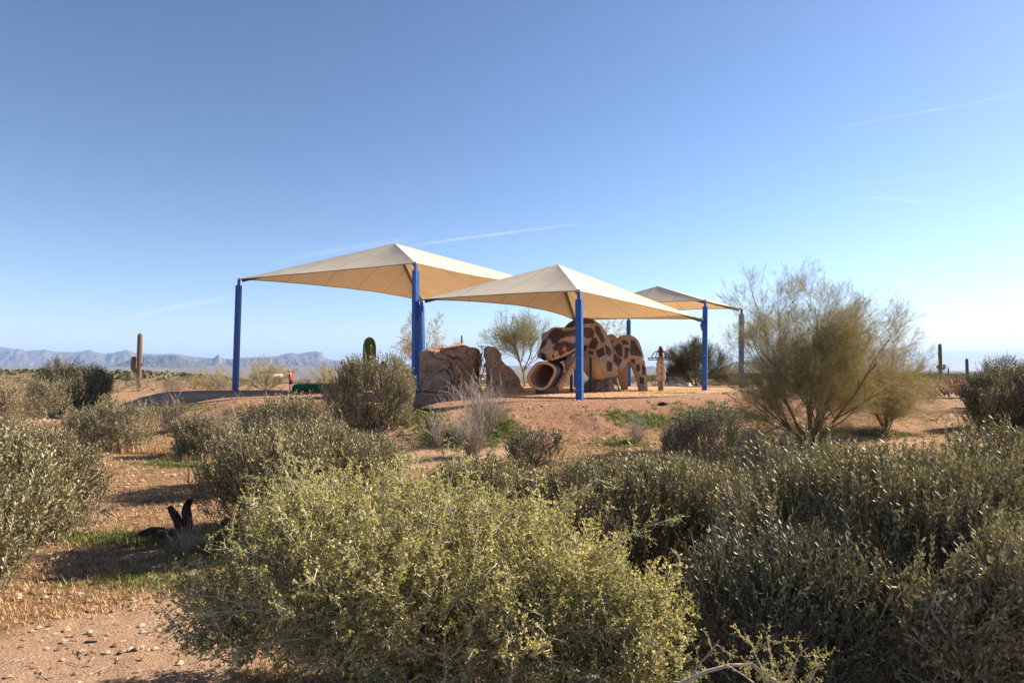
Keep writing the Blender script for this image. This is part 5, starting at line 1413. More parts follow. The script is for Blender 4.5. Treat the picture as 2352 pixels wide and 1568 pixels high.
def low_sprout():
    r = np.random.default_rng(8)
    o = Vector(at(1800, 3.0)); root = empty('thorn_bush', o, 'small yellow green thorny sprig under the big dark shrub, with a long bare pink branch', 'shrub', G1)
    O = np.array(o); g = Geo(); PLs = []; SP, SD, SS = [], [], []
    for (a, b, e, k) in [((1400, 1700, 3.0), (1560, 1530, 3.0), (1720, 1520, 3.05), 0), ((1720, 1520, 3.05), (1800, 1570, 3.05), (1850, 1640, 3.0), 0), ((1800, 1640, 3.0), (1740, 1520, 3.05), (1712, 1450, 3.1), 1), ((1800, 1640, 3.0), (1770, 1530, 3.1), (1755, 1455, 3.1), 1), ((1820, 1640, 3.0), (1790, 1540, 3.05), (1850, 1485, 3.1), 1), ((1810, 1640, 3.0), (1720, 1560, 3.0), (1660, 1530, 3.0), 1), ((1830, 1640, 3.0), (1850, 1560, 3.0), (1885, 1520, 3.0), 1), ((1500, 1700, 3.0), (1600, 1540, 3.1), (1660, 1480, 3.1), 1)]:
        a, b, e = [np.array(P(*q)) - O for q in (a, b, e)]; t = np.linspace(0, 1, 14)[:, None]
        pl = a * (1 - t) ** 2 + b * 2 * t * (1 - t) + e * t ** 2 + np.cumsum(r.normal(0, .003, (14, 3)), 0); PLs.append(pl)
        if k:
            for f in np.arange(.3, 1.0, .07):
                i = int(f * 13); SP.append(pl[i]); SD.append(r.normal(0, .6, 3) + np.array([0, 0, .7])); SS.append(r.uniform(.25, .5))
    PLs = np.array(PLs); RD = np.tile(np.linspace(.007, .0022, 14), (len(PLs), 1)); RD[:2] = np.linspace(.011, .007, 14)
    v, q = tube_batch(PLs, RD, 6); build('branches', Geo().add(v, q, 0, .7), TWIGP, root, True)['kind'] = 'stuff'
    scatter(g, 'thorn', np.array(SP), np.array(SD), np.array(SS), r, .05); build('foliage', g, [THN, TWIGP], root)['kind'] = 'stuff'
low_sprout()
J = dict(kind='joj_near', leafm=JOJ, twigm=TWIG)
def joj(pxl, pxr, yt, d, n, label, **kw):
    k = dict(J); k.update({a: kw.pop(a) for a in ('kind', 'leafm', 'twigm') if a in kw})
    return shrub_px(pxl, pxr, yt, d, n, k['kind'], k['leafm'], k['twigm'], label, **kw)
joj(1660, 2330, 1045, 5.4, 4700, 'broadest grey green jojoba filling the lower right, tallest in the middle', seed=1, dratio=.85, lobes=16, up=1.1, group=G1, branches=70, extra=110, shell=.3, skirt=.0, lumpy=.55)
joj(2150, 2560, 1010, 5.9, 2000, 'grey green jojoba cut off by the right edge behind the broadest one', seed=2, dratio=.9, lobes=11, up=1.0, group=G1, branches=40, extra=60, shell=.28, skirt=0)
joj(1980, 2500, 1230, 4.1, 1500, 'low jojoba sprays at the bottom right corner with yellowish leaves', seed=3, dratio=.6, lobes=10, up=.7, group=G1, branches=40, extra=60, shell=.35, skirt=0, tint=.12, leafm=JOJD if False else JOJ)
joj(1480, 1960, 1250, 4.2, 1300, 'dark shaded jojoba between the thorny bush and the broadest jojoba', seed=4, dratio=.6, lobes=9, up=.8, group=G1, branches=40, shell=.35, skirt=0, leafm=JOJB)  # shade over this shrub is painted in with the darker leaf
joj(1230, 1740, 1070, 6.6, 3200, 'wide jojoba with erect pale leaves in front of the dirt bank', seed=5, dratio=.7, lobes=13, up=1.3, group=G1, branches=50, extra=90, shell=.28, skirt=0)
joj(960, 1300, 1062, 7.2, 1500, 'jojoba mostly hidden behind the thorny bush, left of the wide one', seed=6, dratio=.8, lobes=9, up=1.2, group=G1, branches=40, extra=40, skirt=0)
joj(500, 905, 985, 8.4, 4200, 'rounded olive jojoba with a dark shaded left flank, left of the thorny bush', seed=7, dratio=.9, lobes=13, up=.9, group=G1, branches=60, kind='joj_mid', size=1.0, skirt=.05, extra=50)
joj(570, 775, 915, 11.6, 1700, 'olive jojoba peeking over the rounded one, below the cactus log', seed=8, lobes=9, kind='joj_mid', branches=30, leafm=JOJD, group=G1, tint=-.1)
joj(-340, 135, 1005, 5.6, 3000, 'big grey green jojoba filling the left edge', seed=9, dratio=.8, lobes=14, up=.9, group=G1, branches=60, extra=60, leafm=JOJD, tint=.0, skirt=0)
joj(10, 225, 985, 8.2, 1600, 'jojoba just behind the big one at the left edge', seed=10, lobes=9, kind='joj_mid', branches=30, group=G1, tint=-.05)
# ------------------------------------------------------------------ middle distance
G2 = 'shrubs on the slopes round the playground'
joj(163, 345, 925, 15.2, 1500, 'rounded grey shrub standing alone on the left grass', seed=11, kind='joj_mid', branches=30, group=G2, leafm=JOJD, size=1.1, dratio=.8)
joj(392, 490, 955, 14.6, 800, 'left half of a pair of small brownish shrubs on the grassy slope', seed=12, kind='joj_mid', branches=20, group=G2, leafm=JOJD, size=1.0)
joj(470, 565, 972, 14.2, 650, 'right, greyer half of the pair of small shrubs on the grassy slope', seed=13, kind='joj_mid', branches=20, group=G2, size=.95)
joj(755, 948, 822, 16.6, 3200, 'tall olive bush in front of the thick blue post and the fat saguaro', seed=14, kind='joj_mid', branches=50, group=G2, leafm=JOJD, size=1.15, lobes=12, dratio=.9, extra=60, tint=.02)
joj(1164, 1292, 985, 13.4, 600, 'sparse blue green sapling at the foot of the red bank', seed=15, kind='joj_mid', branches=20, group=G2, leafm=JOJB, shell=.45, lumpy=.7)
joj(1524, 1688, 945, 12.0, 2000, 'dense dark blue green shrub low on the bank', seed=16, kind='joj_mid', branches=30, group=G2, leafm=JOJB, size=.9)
joj(103, 250, 832, 25, 2600, 'tall dark shrub left of the shaded ground', seed=17, kind='joj_far', branches=30, group=G2, leafm=OLV, size=1.2, dratio=1.0, extra=40, lobes=12)
joj(46, 150, 872, 22.5, 1200, 'golden green shrub leaning against the tall dark one', seed=18, kind='joj_far', branches=20, group=G2, leafm=JOJD, size=1.05)
joj(-70, 46, 880, 15, 500, 'feathery brown shrub at the left edge, above the big jojoba', seed=19, kind='stems_leafy', branches=30, group=G2, leafm=PVT, size=1.0, cat='shrub', name='creosote_bush')
joj(2240, 2420, 850, 18.5, 3400, 'dark dense shrub at the right edge casting a long shadow', seed=20, kind='joj_mid', branches=40, group=G2, leafm=OLV, size=1.25, lobes=11, extra=50)
joj(2232, 2370, 822, 24, 1200, 'rounded dark shrub behind the one at the right edge', seed=21, kind='joj_far', branches=20, group=G2, leafm=OLV, size=1.1)
joj(2100, 2175, 852, 30, 260, 'dark shrub at the foot of the armed saguaro', seed=22, kind='joj_far', branches=16, group=G2, leafm=OLV)
joj(2113, 2152, 890, 27, 90, 'small yellow green shrub in front of the cholla', seed=23, kind='joj_far', branches=10, group=G2, leafm=PVT, size=.7, tint=.2)
shrub_px(375, 425, 925, 17.5, 80, 'stems_leafy', OLV, TWIG, 'small dark green bush in the canopy shade', name='small_bush', seed=24, branches=10, group=G2)
shrub_px(1690, 1800, 985, 14.2, 36, 'stems', PVT, TWIGP, 'heap of dry brown brush at the foot of the palo verde', name='dry_brush', seed=25, branches=10, group=G2, up=.2, size=.8)
# grey bare bunches in front of the snake
def bunch(px, d, ytop, wpx, n, label, seed, leafm=OLV, nm='dry_bush', name='desert_bunch'):
    r = np.random.default_rng(seed); b = at(px, d); h = P(CX, ytop, d).z - b.z; w = wpx * d / FPX
    root = empty(name, b, label, 'dry bush', 'bare twiggy bunches')
    a = r.uniform(0, 6.28, n); q = np.sqrt(r.random(n)); p = np.stack([np.cos(a) * q * w * .10, np.sin(a) * q * w * .10, 0 * a], -1)
    dd = norm(np.stack([np.cos(a) * q * w / h * .48, np.sin(a) * q * w / h * .48, 1 + 0 * a], -1) + r.normal(0, .06, (n, 3)))
    g = Geo(); scatter(g, 'stems', p, dd, h / .5 * r.uniform(.55, 1.0, n), r, .15, only=1)
    build('stems', g, [leafm, TWIGP], root)['kind'] = 'stuff'
    g = Geo(); m = n * 2; a = r.uniform(0, 6.28, m); q = np.sqrt(r.random(m)); p = np.stack([np.cos(a) * q * w * .3, np.sin(a) * q * w * .3, r.random(m) * h * .45], -1)
    scatter(g, 'stems_leafy', p, norm(r.normal(0, .5, (m, 3)) + np.array([0, 0, 1])), h * .9 * r.uniform(.6, 1, m), r); build('foliage', g, [leafm, TWIG], root)['kind'] = 'stuff'
    return root
bunch(1112, 16.4, 882, 96, 26, 'larger grey twiggy bunch in front of the rope net', 1)
bunch(1086, 14.3, 928, 76, 18, 'grey twiggy bunch lower on the grass, overlapping the larger one', 2)
bunch(555, 15.6, 932, 52, 10, 'straw coloured twiggy bunch left of the peeking jojoba', 3)
bunch(1462, 16.0, 940, 50, 8, 'wispy dead bunch halfway up the red bank', 4, WEED)
bunch(440, 7.6, 1195, 130, 13, 'bare white stems fanning in front of the charred stump', 5)
bunch(392, 17.3, 905, 40, 4, 'wispy dry stems in the canopy shade', 6)
bunch(1008, 15.4, 930, 50, 5, 'thin green grey stems beside the tall olive bush', 7)
bunch(488, 15.9, 935, 36, 5, 'small pale stems at the edge of the canopy shade', 8)

# ------------------------------------------------------------------ trees
def tree(name, base, h, w, seed, label, nstem=6, levels=3, kind='broom', nb=900, twm=PVT, lfm=None, bark=PVB, r0=.07, spreadup=.75, group=None, size=1.0, lowstart=.05, wdir=(0, 0), dpt=None, trunk=0.0, kids=6, fill=0):
    r = np.random.default_rng(seed); root = empty(name, base, label, 'tree', group)
    K_ = 9; PL, RD = [], []; tips = []
    dpt = dpt or w * .85
    def grow(p0, d, L, rad, lev):
        t = np.linspace(0, 1, K_)[:, None]; d = norm(d)
        bend = r.normal(0, .22, 3) + np.array([wdir[0], wdir[1], .22]) * (1 if lev else .6)
        pl = p0 + d * t * L + bend * t ** 2 * L * .45 + np.cumsum(r.normal(0, .010 * L, (K_, 3)), 0) * t
        PL.append(pl); RD.append(rad * (1 - .62 * t[:, 0]))
        if lev >= levels:
            tips.append((pl, lev)); return
        for j in range(kids if lev < 2 else kids - 1):
            f = r.uniform(.28, .98); i = int(f * (K_ - 1)); T = norm(pl[min(i + 1, K_ - 1)] - pl[max(i - 1, 0)])
            dd = norm(T * 1.0 + r.normal(0, .48, 3)); grow(pl[i], dd, L * r.uniform(.5, .78) * (1.15 - .4 * f), rad * (1 - .62 * f) * .62, lev + 1)
        tips.append((pl, lev))
    start = np.array([0, 0, -.05])
    if trunk > 0:
        t = np.linspace(0, 1, K_)[:, None]; pl = start + np.array([.12 * r.normal(), 0, 1.]) * t * trunk; PL.append(pl); RD.append(r0 * (1.25 - .25 * t[:, 0])); start = pl[-1]
    for k in range(nstem):
        a = k / nstem * 6.283 + r.normal(0, .35); e = r.uniform(.30, 1.25)
        hd = math.cos(e); d = np.array([math.cos(a) * hd * w / h * .75, math.sin(a) * hd * dpt / h * .75, math.sin(e) * spreadup + .25])
        Lx = 1 / max(abs(norm(d)[0]) / (w * .5), abs(norm(d)[1]) / (dpt * .5), norm(d)[2] / (h - trunk))
        grow(start + r.normal(0, .03, 3) * [1, 1, 0], d, Lx * .62 * r.uniform(.8, 1.05), r0 * r.uniform(.6, 1), 1)
    PL = np.array(PL); RD = np.array(RD); TP = np.array([tp[0] for tp in tips if tp[1] >= levels - 1]).reshape(-1, 3)
    fit = []
    for ax, ext in ((0, w * .80), (1, dpt * .80)):
        lo, hi = np.percentile(TP[:, ax], [2, 98]); fit.append((ext / (hi - lo), (lo + hi) / 2))
    zf = h * .93 / np.percentile(TP[:, 2], 98.5)
    def refit(A):
        A = A.copy(); k = np.clip(A[..., 2] / (h * .5), 0, 1)
        for ax in (0, 1): A[..., ax] = (A[..., ax] - fit[ax][1] * k) * (fit[ax][0] if ax or True else 1) + off[ax] * k
        A[..., 2] *= zf; return A
    off = (0, 0)
    PL = refit(PL); tips = [(refit(tp[0]), tp[1]) for tp in tips]
    v, q = tube_batch(PL, RD, 6); build('trunk', Geo().add(v, q), bark, root, True)
    T = [tp for tp in tips if tp[1] >= levels - 1]
    pos, dirs = [], []
    for _ in range(nb * 3):
        pl, lv = T[r.integers(len(T))]; f = r.uniform(.15, 1) ** .8; i = min(int(f * (K_ - 1)), K_ - 2); u_ = r.random()
        pos.append(pl[i] * (1 - u_) + pl[i + 1] * u_); dirs.append(norm(pl[i + 1] - pl[i]) + r.normal(0, .42, 3) + np.array([wdir[0], wdir[1], .22]))
    pos, dirs = np.array(pos), norm(np.array(dirs)); vx = np.floor(pos / (.045 * h)).astype(int); _, iv, ct = np.unique(vx, axis=0, return_inverse=True, return_counts=True)
    pw = ct[iv.ravel()] ** -.85; sel = r.choice(len(pos), nb, replace=False, p=pw / pw.sum()); pos, dirs = pos[sel] + r.normal(0, .012 * h, (nb, 3)), dirs[sel]
    # keep the sprays inside the height that is seen
    pos[:, 2] = np.maximum(pos[:, 2], H(pos[:, 0] + base[0], pos[:, 1] + base[1]) - base[2] + .03)
    g = Geo(); scatter(g, kind, pos, dirs, size * r.uniform(.6, 1.15, nb), r)
    if fill:
        fp, fn, _, _ = crown_points(r, fill, w * .92, dpt * .92, h * .72, 12, .02, .35, .6)
        fd = norm(fn * .8 + np.array([0, 0, .55]) + r.normal(0, .3, fp.shape)); fp = fp - fd * .35 * size; fp[:, 2] = np.maximum(fp[:, 2], H(fp[:, 0] + base[0], fp[:, 1] + base[1]) - base[2] + .02)
        scatter(g, kind, fp, fd, size * r.uniform(.6, 1.1, len(fp)), r)
    o = build('crown', g, [twm, lfm or twm], root); o['kind'] = 'stuff'
    return root
def tree_px(pxl, pxr, ytop, d, seed, label, name='palo_verde_tree', basepx=None, **kw):
    pc = basepx if basepx is not None else (pxl + pxr) / 2
    b = at(pc, d); w = (pxr - pxl) * d / FPX; h = P(CX, ytop, d).z - b.z
    lean = ((pxl + pxr) / 2 - pc) / FPX * d
    return tree(name, b, h, w, seed, label, **kw)
GT = 'desert trees'
PVG = leaf_mat('green_palo_verde_twig', (.14, .14, .06), (.28, .27, .12), (.46, .43, .24), .7, .25, .1)
tree_px(1735, 2080, 668, 15.7, 3, 'large wispy palo verde spreading from several trunks, right of the last blue post', basepx=1862, nstem=11, levels=3, kids=6, nb=4400, fill=1000, r0=.045, group=GT, size=.84, wdir=(.06, 0), spreadup=1.0)
tree_px(1945, 2125, 782, 18.0, 4, 'low brown feathery tree behind the right side of the large palo verde', basepx=2030, nstem=9, levels=2, kids=6, nb=1100, fill=500, r0=.025, group=GT, wdir=(.1, 0), size=.9, name='feathery_tree')
tree_px(1100, 1262, 728, 34, 5, 'pale green palo verde behind the narrow climbing rock', basepx=1206, nstem=6, levels=3, kids=5, nb=850, r0=.045, group=GT, kind='broom_far', twm=PVG, trunk=1.0, wdir=(-.05, 0), spreadup=1.0, size=.85, bark=simple_noise_mat('green_bark', (.16, .16, .07), (.30, .28, .14), 8))
tree_px(915, 1085, 742, 44, 6, 'thin leafed yellowing tree behind the big climbing rock', name='mesquite_tree', basepx=1000, nstem=5, levels=3, kids=4, nb=360, r0=.06, group=GT, kind='broom_leafy', twm=TWIG, lfm=YEL, size=1.1, trunk=.8, bark=BARK)
tree_px(1290, 1425, 735, 52, 7, 'faint leafless looking tree above the neck of the snake', name='mesquite_tree', basepx=1370, nstem=4, levels=3, kids=4, nb=220, r0=.06, group=GT, kind='broom_leafy', twm=TWIG, lfm=YEL, size=1.1, trunk=1.2, bark=BARK)
tree_px(1530, 1668, 792, 42, 8, 'dark rounded tree with a golden right side behind the stone totem', basepx=1598, nstem=12, levels=3, kids=5, nb=2600, r0=.04, group=GT, kind='broom_far', twm=leaf_mat('dark_olive_twig', (.055, .06, .025), (.12, .115, .045), (.25, .21, .09), .7, .2, .2), size=.8, lowstart=0)
tree_px(555, 668, 838, 52, 9, 'yellow green foothill tree beyond the leftmost post, by the white truck', basepx=612, nstem=8, levels=2, kids=6, nb=420, r0=.05, group=GT, kind='broom_far', size=.95, spreadup=1.0)
tree_px(458, 528, 855, 56, 10, 'small rounded yellow green tree left of the leftmost post', basepx=492, nstem=8, levels=2, kids=6, nb=360, r0=.05, group=GT, kind='broom_far', size=.8)
tree_px(728, 778, 848, 50, 12, 'small green tree between the walker and the tall olive bush', basepx=752, nstem=7, levels=2, kids=5, nb=220, r0=.05, group=GT, kind='broom_far', size=.8)
tree_px(905, 945, 862, 48, 13, 'low green tree peeking left of the thick post', basepx=930, nstem=7, levels=2, kids=5, nb=160, r0=.05, group=GT, kind='broom_far', size=.7)

# cholla
def cholla():
    r = np.random.default_rng(4); b = at(2192, 29); root = empty('cholla_cactus', b, 'reddish spiny cholla with many upright arms, left of the right edge shrubs', 'cactus')
    h = P(CX, 852, 29).z - b.z; PL = []; t = np.linspace(0, 1, 6)[:, None]
    for k in range(95):
        a = r.uniform(0, 6.28); q = math.sqrt(r.random()); p0 = np.array([math.cos(a) * q * .55, math.sin(a) * q * .5, h * r.uniform(0, .55) * (1 - .3 * q)])
        d = norm(np.array([math.cos(a) * q * .8, math.sin(a) * q * .8, 1]) + r.normal(0, .25, 3)); PL.append(p0 + d * t * r.uniform(.28, .5))
    PL = np.array(PL); RD = np.tile(np.array([.016, .024, .026, .026, .022, .006]) * 1.5, (len(PL), 1))
    for k in range(300 if False else len(PL)):
        v, q = tube_batch(PL[k:k + 1], RD[k:k + 1], 6); o = build('arm', Geo().add(v, q), CHOL, root, True)
cholla()

# ------------------------------------------------------------------ scrub flat beyond the playground: countable bushes
GF = 'low bushes on the flat behind the playground'
def flat_label(px, d, k):
    look = ['straw brown', 'dark olive', 'yellowish twiggy', 'grey green', 'dull brown', 'dark'][k]
    place = ('left of the tall saguaro', 'just left of the leftmost post', 'behind the largest canopy', 'behind the rocks', 'between the totem and the rightmost post', 'behind the large palo verde', 'near the saguaros on the right')[int(np.searchsorted([300, 545, 950, 1490, 1700, 2090], px))]
    return f"{'tiny far' if d > 95 else 'small'} {look} bush on the scrub flat {place}"
def far_scrub():
    r = np.random.default_rng(77)
    protos = []
    kinds = [('joj_far', JOJD, TWIG), ('joj_far', OLV, TWIG), ('stems_leafy', PVT, TWIG), ('joj_far', JOJ, TWIG)]
    for k in range(6):
        kd, lm, tm = kinds[k % 4]; g = Geo(); p, nr, C, S = crown_points(r, 130, 1.5, 1.4, .85, 7, .1, .3, .55)
        d = norm(nr * .6 + np.array([0, 0, .8]) + r.normal(0, .3, p.shape)); p = p - d * .15; p[:, 2] = np.maximum(p[:, 2], 0)
        scatter(g, kd, p, d, r.uniform(.6, 1.0, len(p)) * (.8 if kd == 'joj_far' else 1), r)
        v, q, mi, t = g.arrays(); me = mesh_arrays('foliage', v, q, mi, t); me.materials.append(lm); me.materials.append(tm)
        st = np.stack([np.zeros((10, 3)), p[:10] * .55 + r.normal(0, .03, (10, 3)), p[:10]], 1); v, q = tube_batch(st, np.tile([.014, .010, .005], (10, 1)), 4)
        m2 = mesh_arrays('branches', v, q, smooth=True); m2.materials.append(BARK); protos.append((me, m2))
    named = [(270, 870, 47, 'dark low bush at the foot of the tall saguaro, left side', 1), (318, 860, 50, 'roundest bush, directly under the tall saguaro', 0), (352, 868, 52, 'brown bush one step right of the tall saguaro', 0), (398, 876, 55, 'low pale bush beside the blue tent', 3), (436, 872, 60, 'small bush midway between blue tent and leftmost post', 0), (530, 868, 48, 'bush touching the left side of the leftmost post', 0), (592, 872, 44, 'silvery bush at the left foot of the walker, by the shaded mound', 0), (632, 877, 43, 'lower silvery bush next to the walker', 0), (700, 866, 52, 'dark bush above the green cactus log', 1), (1270, 874, 44, 'bush seen between the slide mouth and support post', 3), (1230, 878, 40, 'low bush left of the slide mouth', 0), (1500, 872, 40, 'bush between the snake tail and the totem', 0), (1540, 880, 39, 'light bush at the right foot of the totem', 2), (1572, 874, 40, 'rounded bush right of the totem, before the dark tree', 3), (1612, 877, 40, 'grey bush directly behind the right elbow post', 0), (1646, 880, 39, 'grey bush right of the elbow post', 3), (1690, 884, 38, 'tiny bush near the ramada path', 1)]
    cnt = 0
    def put(x, y, s, hz, label, k):
        nonlocal cnt
        b = (x, y, Hs(x, y) - .03); root = empty('desert_bush', b, label, 'bush', GF, rz=r.uniform(0, 6.28)); root.scale = (s, s, s * hz)
        for nm, me in zip(('foliage', 'branches'), protos[k]):
            o = bpy.data.objects.new(nm, me); COL.objects.link(o); o.parent = root; o['kind'] = 'stuff'
        cnt += 1
    for (px, yt, d, lb, k) in named:
        b = at(px, d); h = P(CX, yt, d).z - b.z; put(b.x, d, max(h, .35) / .85 * 1.05, 1, lb, k % 6 if k else r.integers(0, 2) * 4)
    for _ in range(210):
        d = math.exp(r.uniform(math.log(42), math.log(150))); px = r.uniform(-150, 2500)
        if 1740 < px < 2000 and d < 60: continue
        if abs(px - 667) < 14 and d < 55: continue
        if px < 1000 and d < 46: continue
        b = at(px, d); s = r.uniform(.7, 1.3) * (1 + d / 160)
        if px > 1600 and px < 1760 and d < 75: continue
        far = d > 80
        put(b.x, d, s, r.uniform(.75, 1.1), flat_label(px, d, (kk := int(r.integers(0, 6)))), kk)
far_scrub()
def far_mass():
    """scrub too far to tell apart: clumps joined in one object"""
    r = np.random.default_rng(9); N = 5200
    D = np.exp(r.uniform(math.log(130), math.log(1500), N)); px = r.uniform(-300, 2650, N)
    x = (px - CX) / FPX * D; z = H(x, D); s = r.uniform(.7, 1.8, N) * (1 + D / 900)
    # each clump: four crossing leafy tufts
    v0, q0, m0, t0 = [], [], [], []
    g = Geo()
    for k in range(5):
        a = r.uniform(0, 6.28, N); e = r.uniform(.2, 1.2, N)
        c = np.stack([x, D, z], -1) + np.stack([np.cos(a) * s * .3, np.sin(a) * s * .3, s * .35], -1) * r.uniform(.3, 1, N)[:, None]
        d = norm(np.stack([np.cos(a), np.sin(a), e], -1)); n = norm(r.normal(0, 1, (N, 3)))
        sd = norm(np.cross(d, n)); w = (s * .42)[:, None]; L = (s * .5)[:, None]
        v = np.stack([c - d * L * .6, c + sd * w, c + d * L * .6, c - sd * w], 1)
        g.add(v.reshape(-1, 3), np.arange(4 * N).reshape(N, 4), 0, r.random(N))
    o = build('distant_scrub', g, OLV); tag(o, 'distant desert scrub merging into the valley', kind='stuff')
far_mass()

# ------------------------------------------------------------------ grass, weeds, litter, pebbles
def blades(name, centers, n_per, hmin, hmax, spread, m, r, label, wid=.0022):
    N = len(centers) * n_per; c = np.repeat(centers, n_per, 0) + np.concatenate([r.normal(0, spread, (N, 2))], -1)
    z = H(c[:, 0], c[:, 1]); b = np.concatenate([c, z[:, None] - .004], -1)
    h = r.uniform(hmin, hmax, N); a = r.uniform(0, 6.28, N); ln = r.uniform(.1, .9, N)
    tip = b + np.stack([np.cos(a) * ln * h, np.sin(a) * ln * h, h], -1); mid = b + (tip - b) * .5 + np.array([0, 0, .12]) * h[:, None]
    s = np.stack([-np.sin(a), np.cos(a), 0 * a], -1) * (wid * (1 + .25 * np.hypot(c[:, 0], c[:, 1])))[:, None]
    v = np.stack([b - s, b + s, tip], 1)
    i = np.arange(N)[:, None] * 3
    q = i + np.array([[0, 1, 2, 2]])
    g = Geo().add(v.reshape(-1, 3), q, 0, np.clip(r.beta(2, 2, N), 0, 1))
    o = build(name, g, m); tag(o, label, kind='stuff'); return o
def cover():
    r = np.random.default_rng(21)
    # dry stubble over the left meadow and the slopes
    M_ = 26000; d = np.exp(r.uniform(math.log(3.6), math.log(24), M_)); px = r.uniform(-100, 2500, M_)
    x = (px - CX) / FPX * d; z = near_H(x, d)
    dens = fbm(np.stack([x * .9, d * .9], -1), 3, 5)
    path = np.zeros(M_)
    for (pp, rx, ry) in [((240, 1500), 1.5, .9), ((400, 1440), 1.0, .6), ((60, 1540), 1.6, .7), ((1030, 1030), 1.4, 1.2), ((1120, 1040), 1.2, 2.0), ((960, 1000), 1.4, .9)]:
        g_ = GP(*pp); path = np.maximum(path, np.exp(-(((x - g_.x) / rx) ** 2 + ((d - g_.y) / ry) ** 2)))
    keep = (z < -.55) & (dens > -.35) & (path < .45)
    c = np.stack([x, d], -1)[keep]
    blades('dry_grass', c, 7, .01, .065, .05, DRY, r, 'low dry straw grass covering the wash and the left meadow')
    # fresh green patches
    cs = []
    for (pp, rx, ry, n) in [((950, 958), .75, .7, 360), ((1135, 985), .8, .8, 260), ((1045, 1008), 1.1, .8, 380), ((330, 950), 2.2, .8, 260), ((520, 985), 1.4, .9, 240), ((600, 960), 1.2, .8, 180), ((300, 1238), 1.3, .28, 260), ((575, 1245), 1.3, .4, 300), ((1470, 965), 1.3, .6, 200), ((1430, 1020), .9, .7, 130), ((1650, 955), 1.5, .9, 260), ((2000, 1000), 1.5, .5, 120), ((1740, 1000), 1.2, .6, 120), ((400, 1335), 1.2, .3, 120), ((450, 1070), 1.5, .35, 150), ((1560, 905), 2.0, .25, 70)]:
        g_ = GP(*pp); q = r.normal(0, .5, (n, 2)) * [rx, ry] + [g_.x, g_.y]; cs.append(q)
    blades('green_grass', np.concatenate(cs), 14, .03, .10, .045, GRS, r, 'fresh green grass in patches on the slope and below the stump', .0020)
    # taller straw here and there
    q = []
    for (pp, rx, ry, n) in [((560, 940), .7, .4, 14), ((300, 1040), 1.4, .4, 22), ((1690, 1040), .5, .4, 26), ((1640, 1065), .6, .3, 20), ((480, 1060), 1.0, .3, 18), ((600, 1260), .6, .3, 10)]:
        g_ = GP(*pp); q.append(r.normal(0, .5, (n, 2)) * [rx, ry] + [g_.x, g_.y])
    blades('tall_dry_grass', np.concatenate(q), 16, .10, .24, .05, DRY, r, 'taller pale straw tufts between the shrubs')
    # broad leaved weeds on the right slope
    ws = []
    for (px, py) in [(1600, 938), (1625, 945), (1650, 938), (1668, 950), (1690, 945), (1640, 962), (1675, 968), (1610, 965), (1575, 950), (1700, 962), (1720, 950), (1655, 930), (1470, 985), (1490, 975), (1515, 968), (1450, 1000), (1540, 960), (1630, 925)]:
        ws.append(GP(px, py))
    wm = []
    for k, g_ in enumerate(ws):
        root = empty('green_weed', g_, 'broad leaved green weed on the slope left of the palo verde' if k < 12 or k == 17 else 'broad leaved green weed halfway up the red bank', 'plant', 'green weeds on the slope')
        if len(wm) < 4:
            n = 22; a = r.uniform(0, 6.28, n); q_ = np.sqrt(r.random(n)) * .22; p = np.stack([np.cos(a) * q_, np.sin(a) * q_, 0 * a], -1)
            gg = Geo(); scatter(gg, 'weed', p, norm(np.stack([np.cos(a) * q_ * 3, np.sin(a) * q_ * 3, 1 + 0 * a], -1)), r.uniform(.4, .8, n), r)
            v, q2, mi, t = gg.arrays(); me = mesh_arrays('leaves', v, q2, mi, t); me.materials.append(WEED); me.materials.append(TWIG); wm.append(me)
        o = bpy.data.objects.new('leaves', wm[k % len(wm)]); COL.objects.link(o); o.parent = root; o['kind'] = 'stuff'; root.rotation_euler.z = r.uniform(0, 6)
    # pebbles and clods
    N = 15000; d = np.exp(r.uniform(math.log(3.5), math.log(23), N)); px = r.uniform(-50, 2400, N); x = (px - CX) / FPX * d; z = near_H(x, d)
    ok = (d < np.interp(x, [-14, -4, 0, 2.5, 6, 9], [25, 23, 21, 20, 21.5, 25])); x, d, z = x[ok], d[ok], z[ok]; N = len(x)
    s = .003 + .011 * r.random(N) ** 5 * 2 * (1 + d / 9)
    base = np.array([(1, 0, 0), (0, 1, 0), (-1, 0, 0), (0, -1, 0), (0, 0, .7), (0, 0, -.7)]); jit = r.uniform(.7, 1.3, (N, 6, 1))
    a = r.uniform(0, 6.28, N); ca, sa = np.cos(a), np.sin(a); bb = np.broadcast_to(base, (N, 6, 3)) * jit
    v = np.stack([bb[..., 0] * ca[:, None] - bb[..., 1] * sa[:, None], bb[..., 0] * sa[:, None] + bb[..., 1] * ca[:, None], bb[..., 2]], -1) * s[:, None, None] + np.stack([x, d, z + s * .2], -1)[:, None]
    tri = np.array([(0, 1, 4, 4), (1, 2, 4, 4), (2, 3, 4, 4), (3, 0, 4, 4)])
    q = (tri[None] + (np.arange(N) * 6)[:, None, None]).reshape(-1, 4)
    PB = leaf_mat('pebble', (.18, .10, .06), (.34, .22, .15), (.50, .37, .28), .9, .1, 0)
    o = build('pebbles', Geo().add(v.reshape(-1, 3), q, 0, np.repeat(r.random(N), 4)), PB); tag(o, 'pebbles and small clods of soil', kind='stuff')
    # crumbly clods on the bank
    N = 5000; px = r.uniform(900, 1750, N); d = r.uniform(14.5, 21, N); x = (px - CX) / FPX * d; z = near_H(x, d); ok = (z > -1.02) & (z < -.02) & (fbm(np.stack([x, d], -1) * .9, 2, 8) > -.25); x, d, z = x[ok], d[ok], z[ok]; N = len(x)
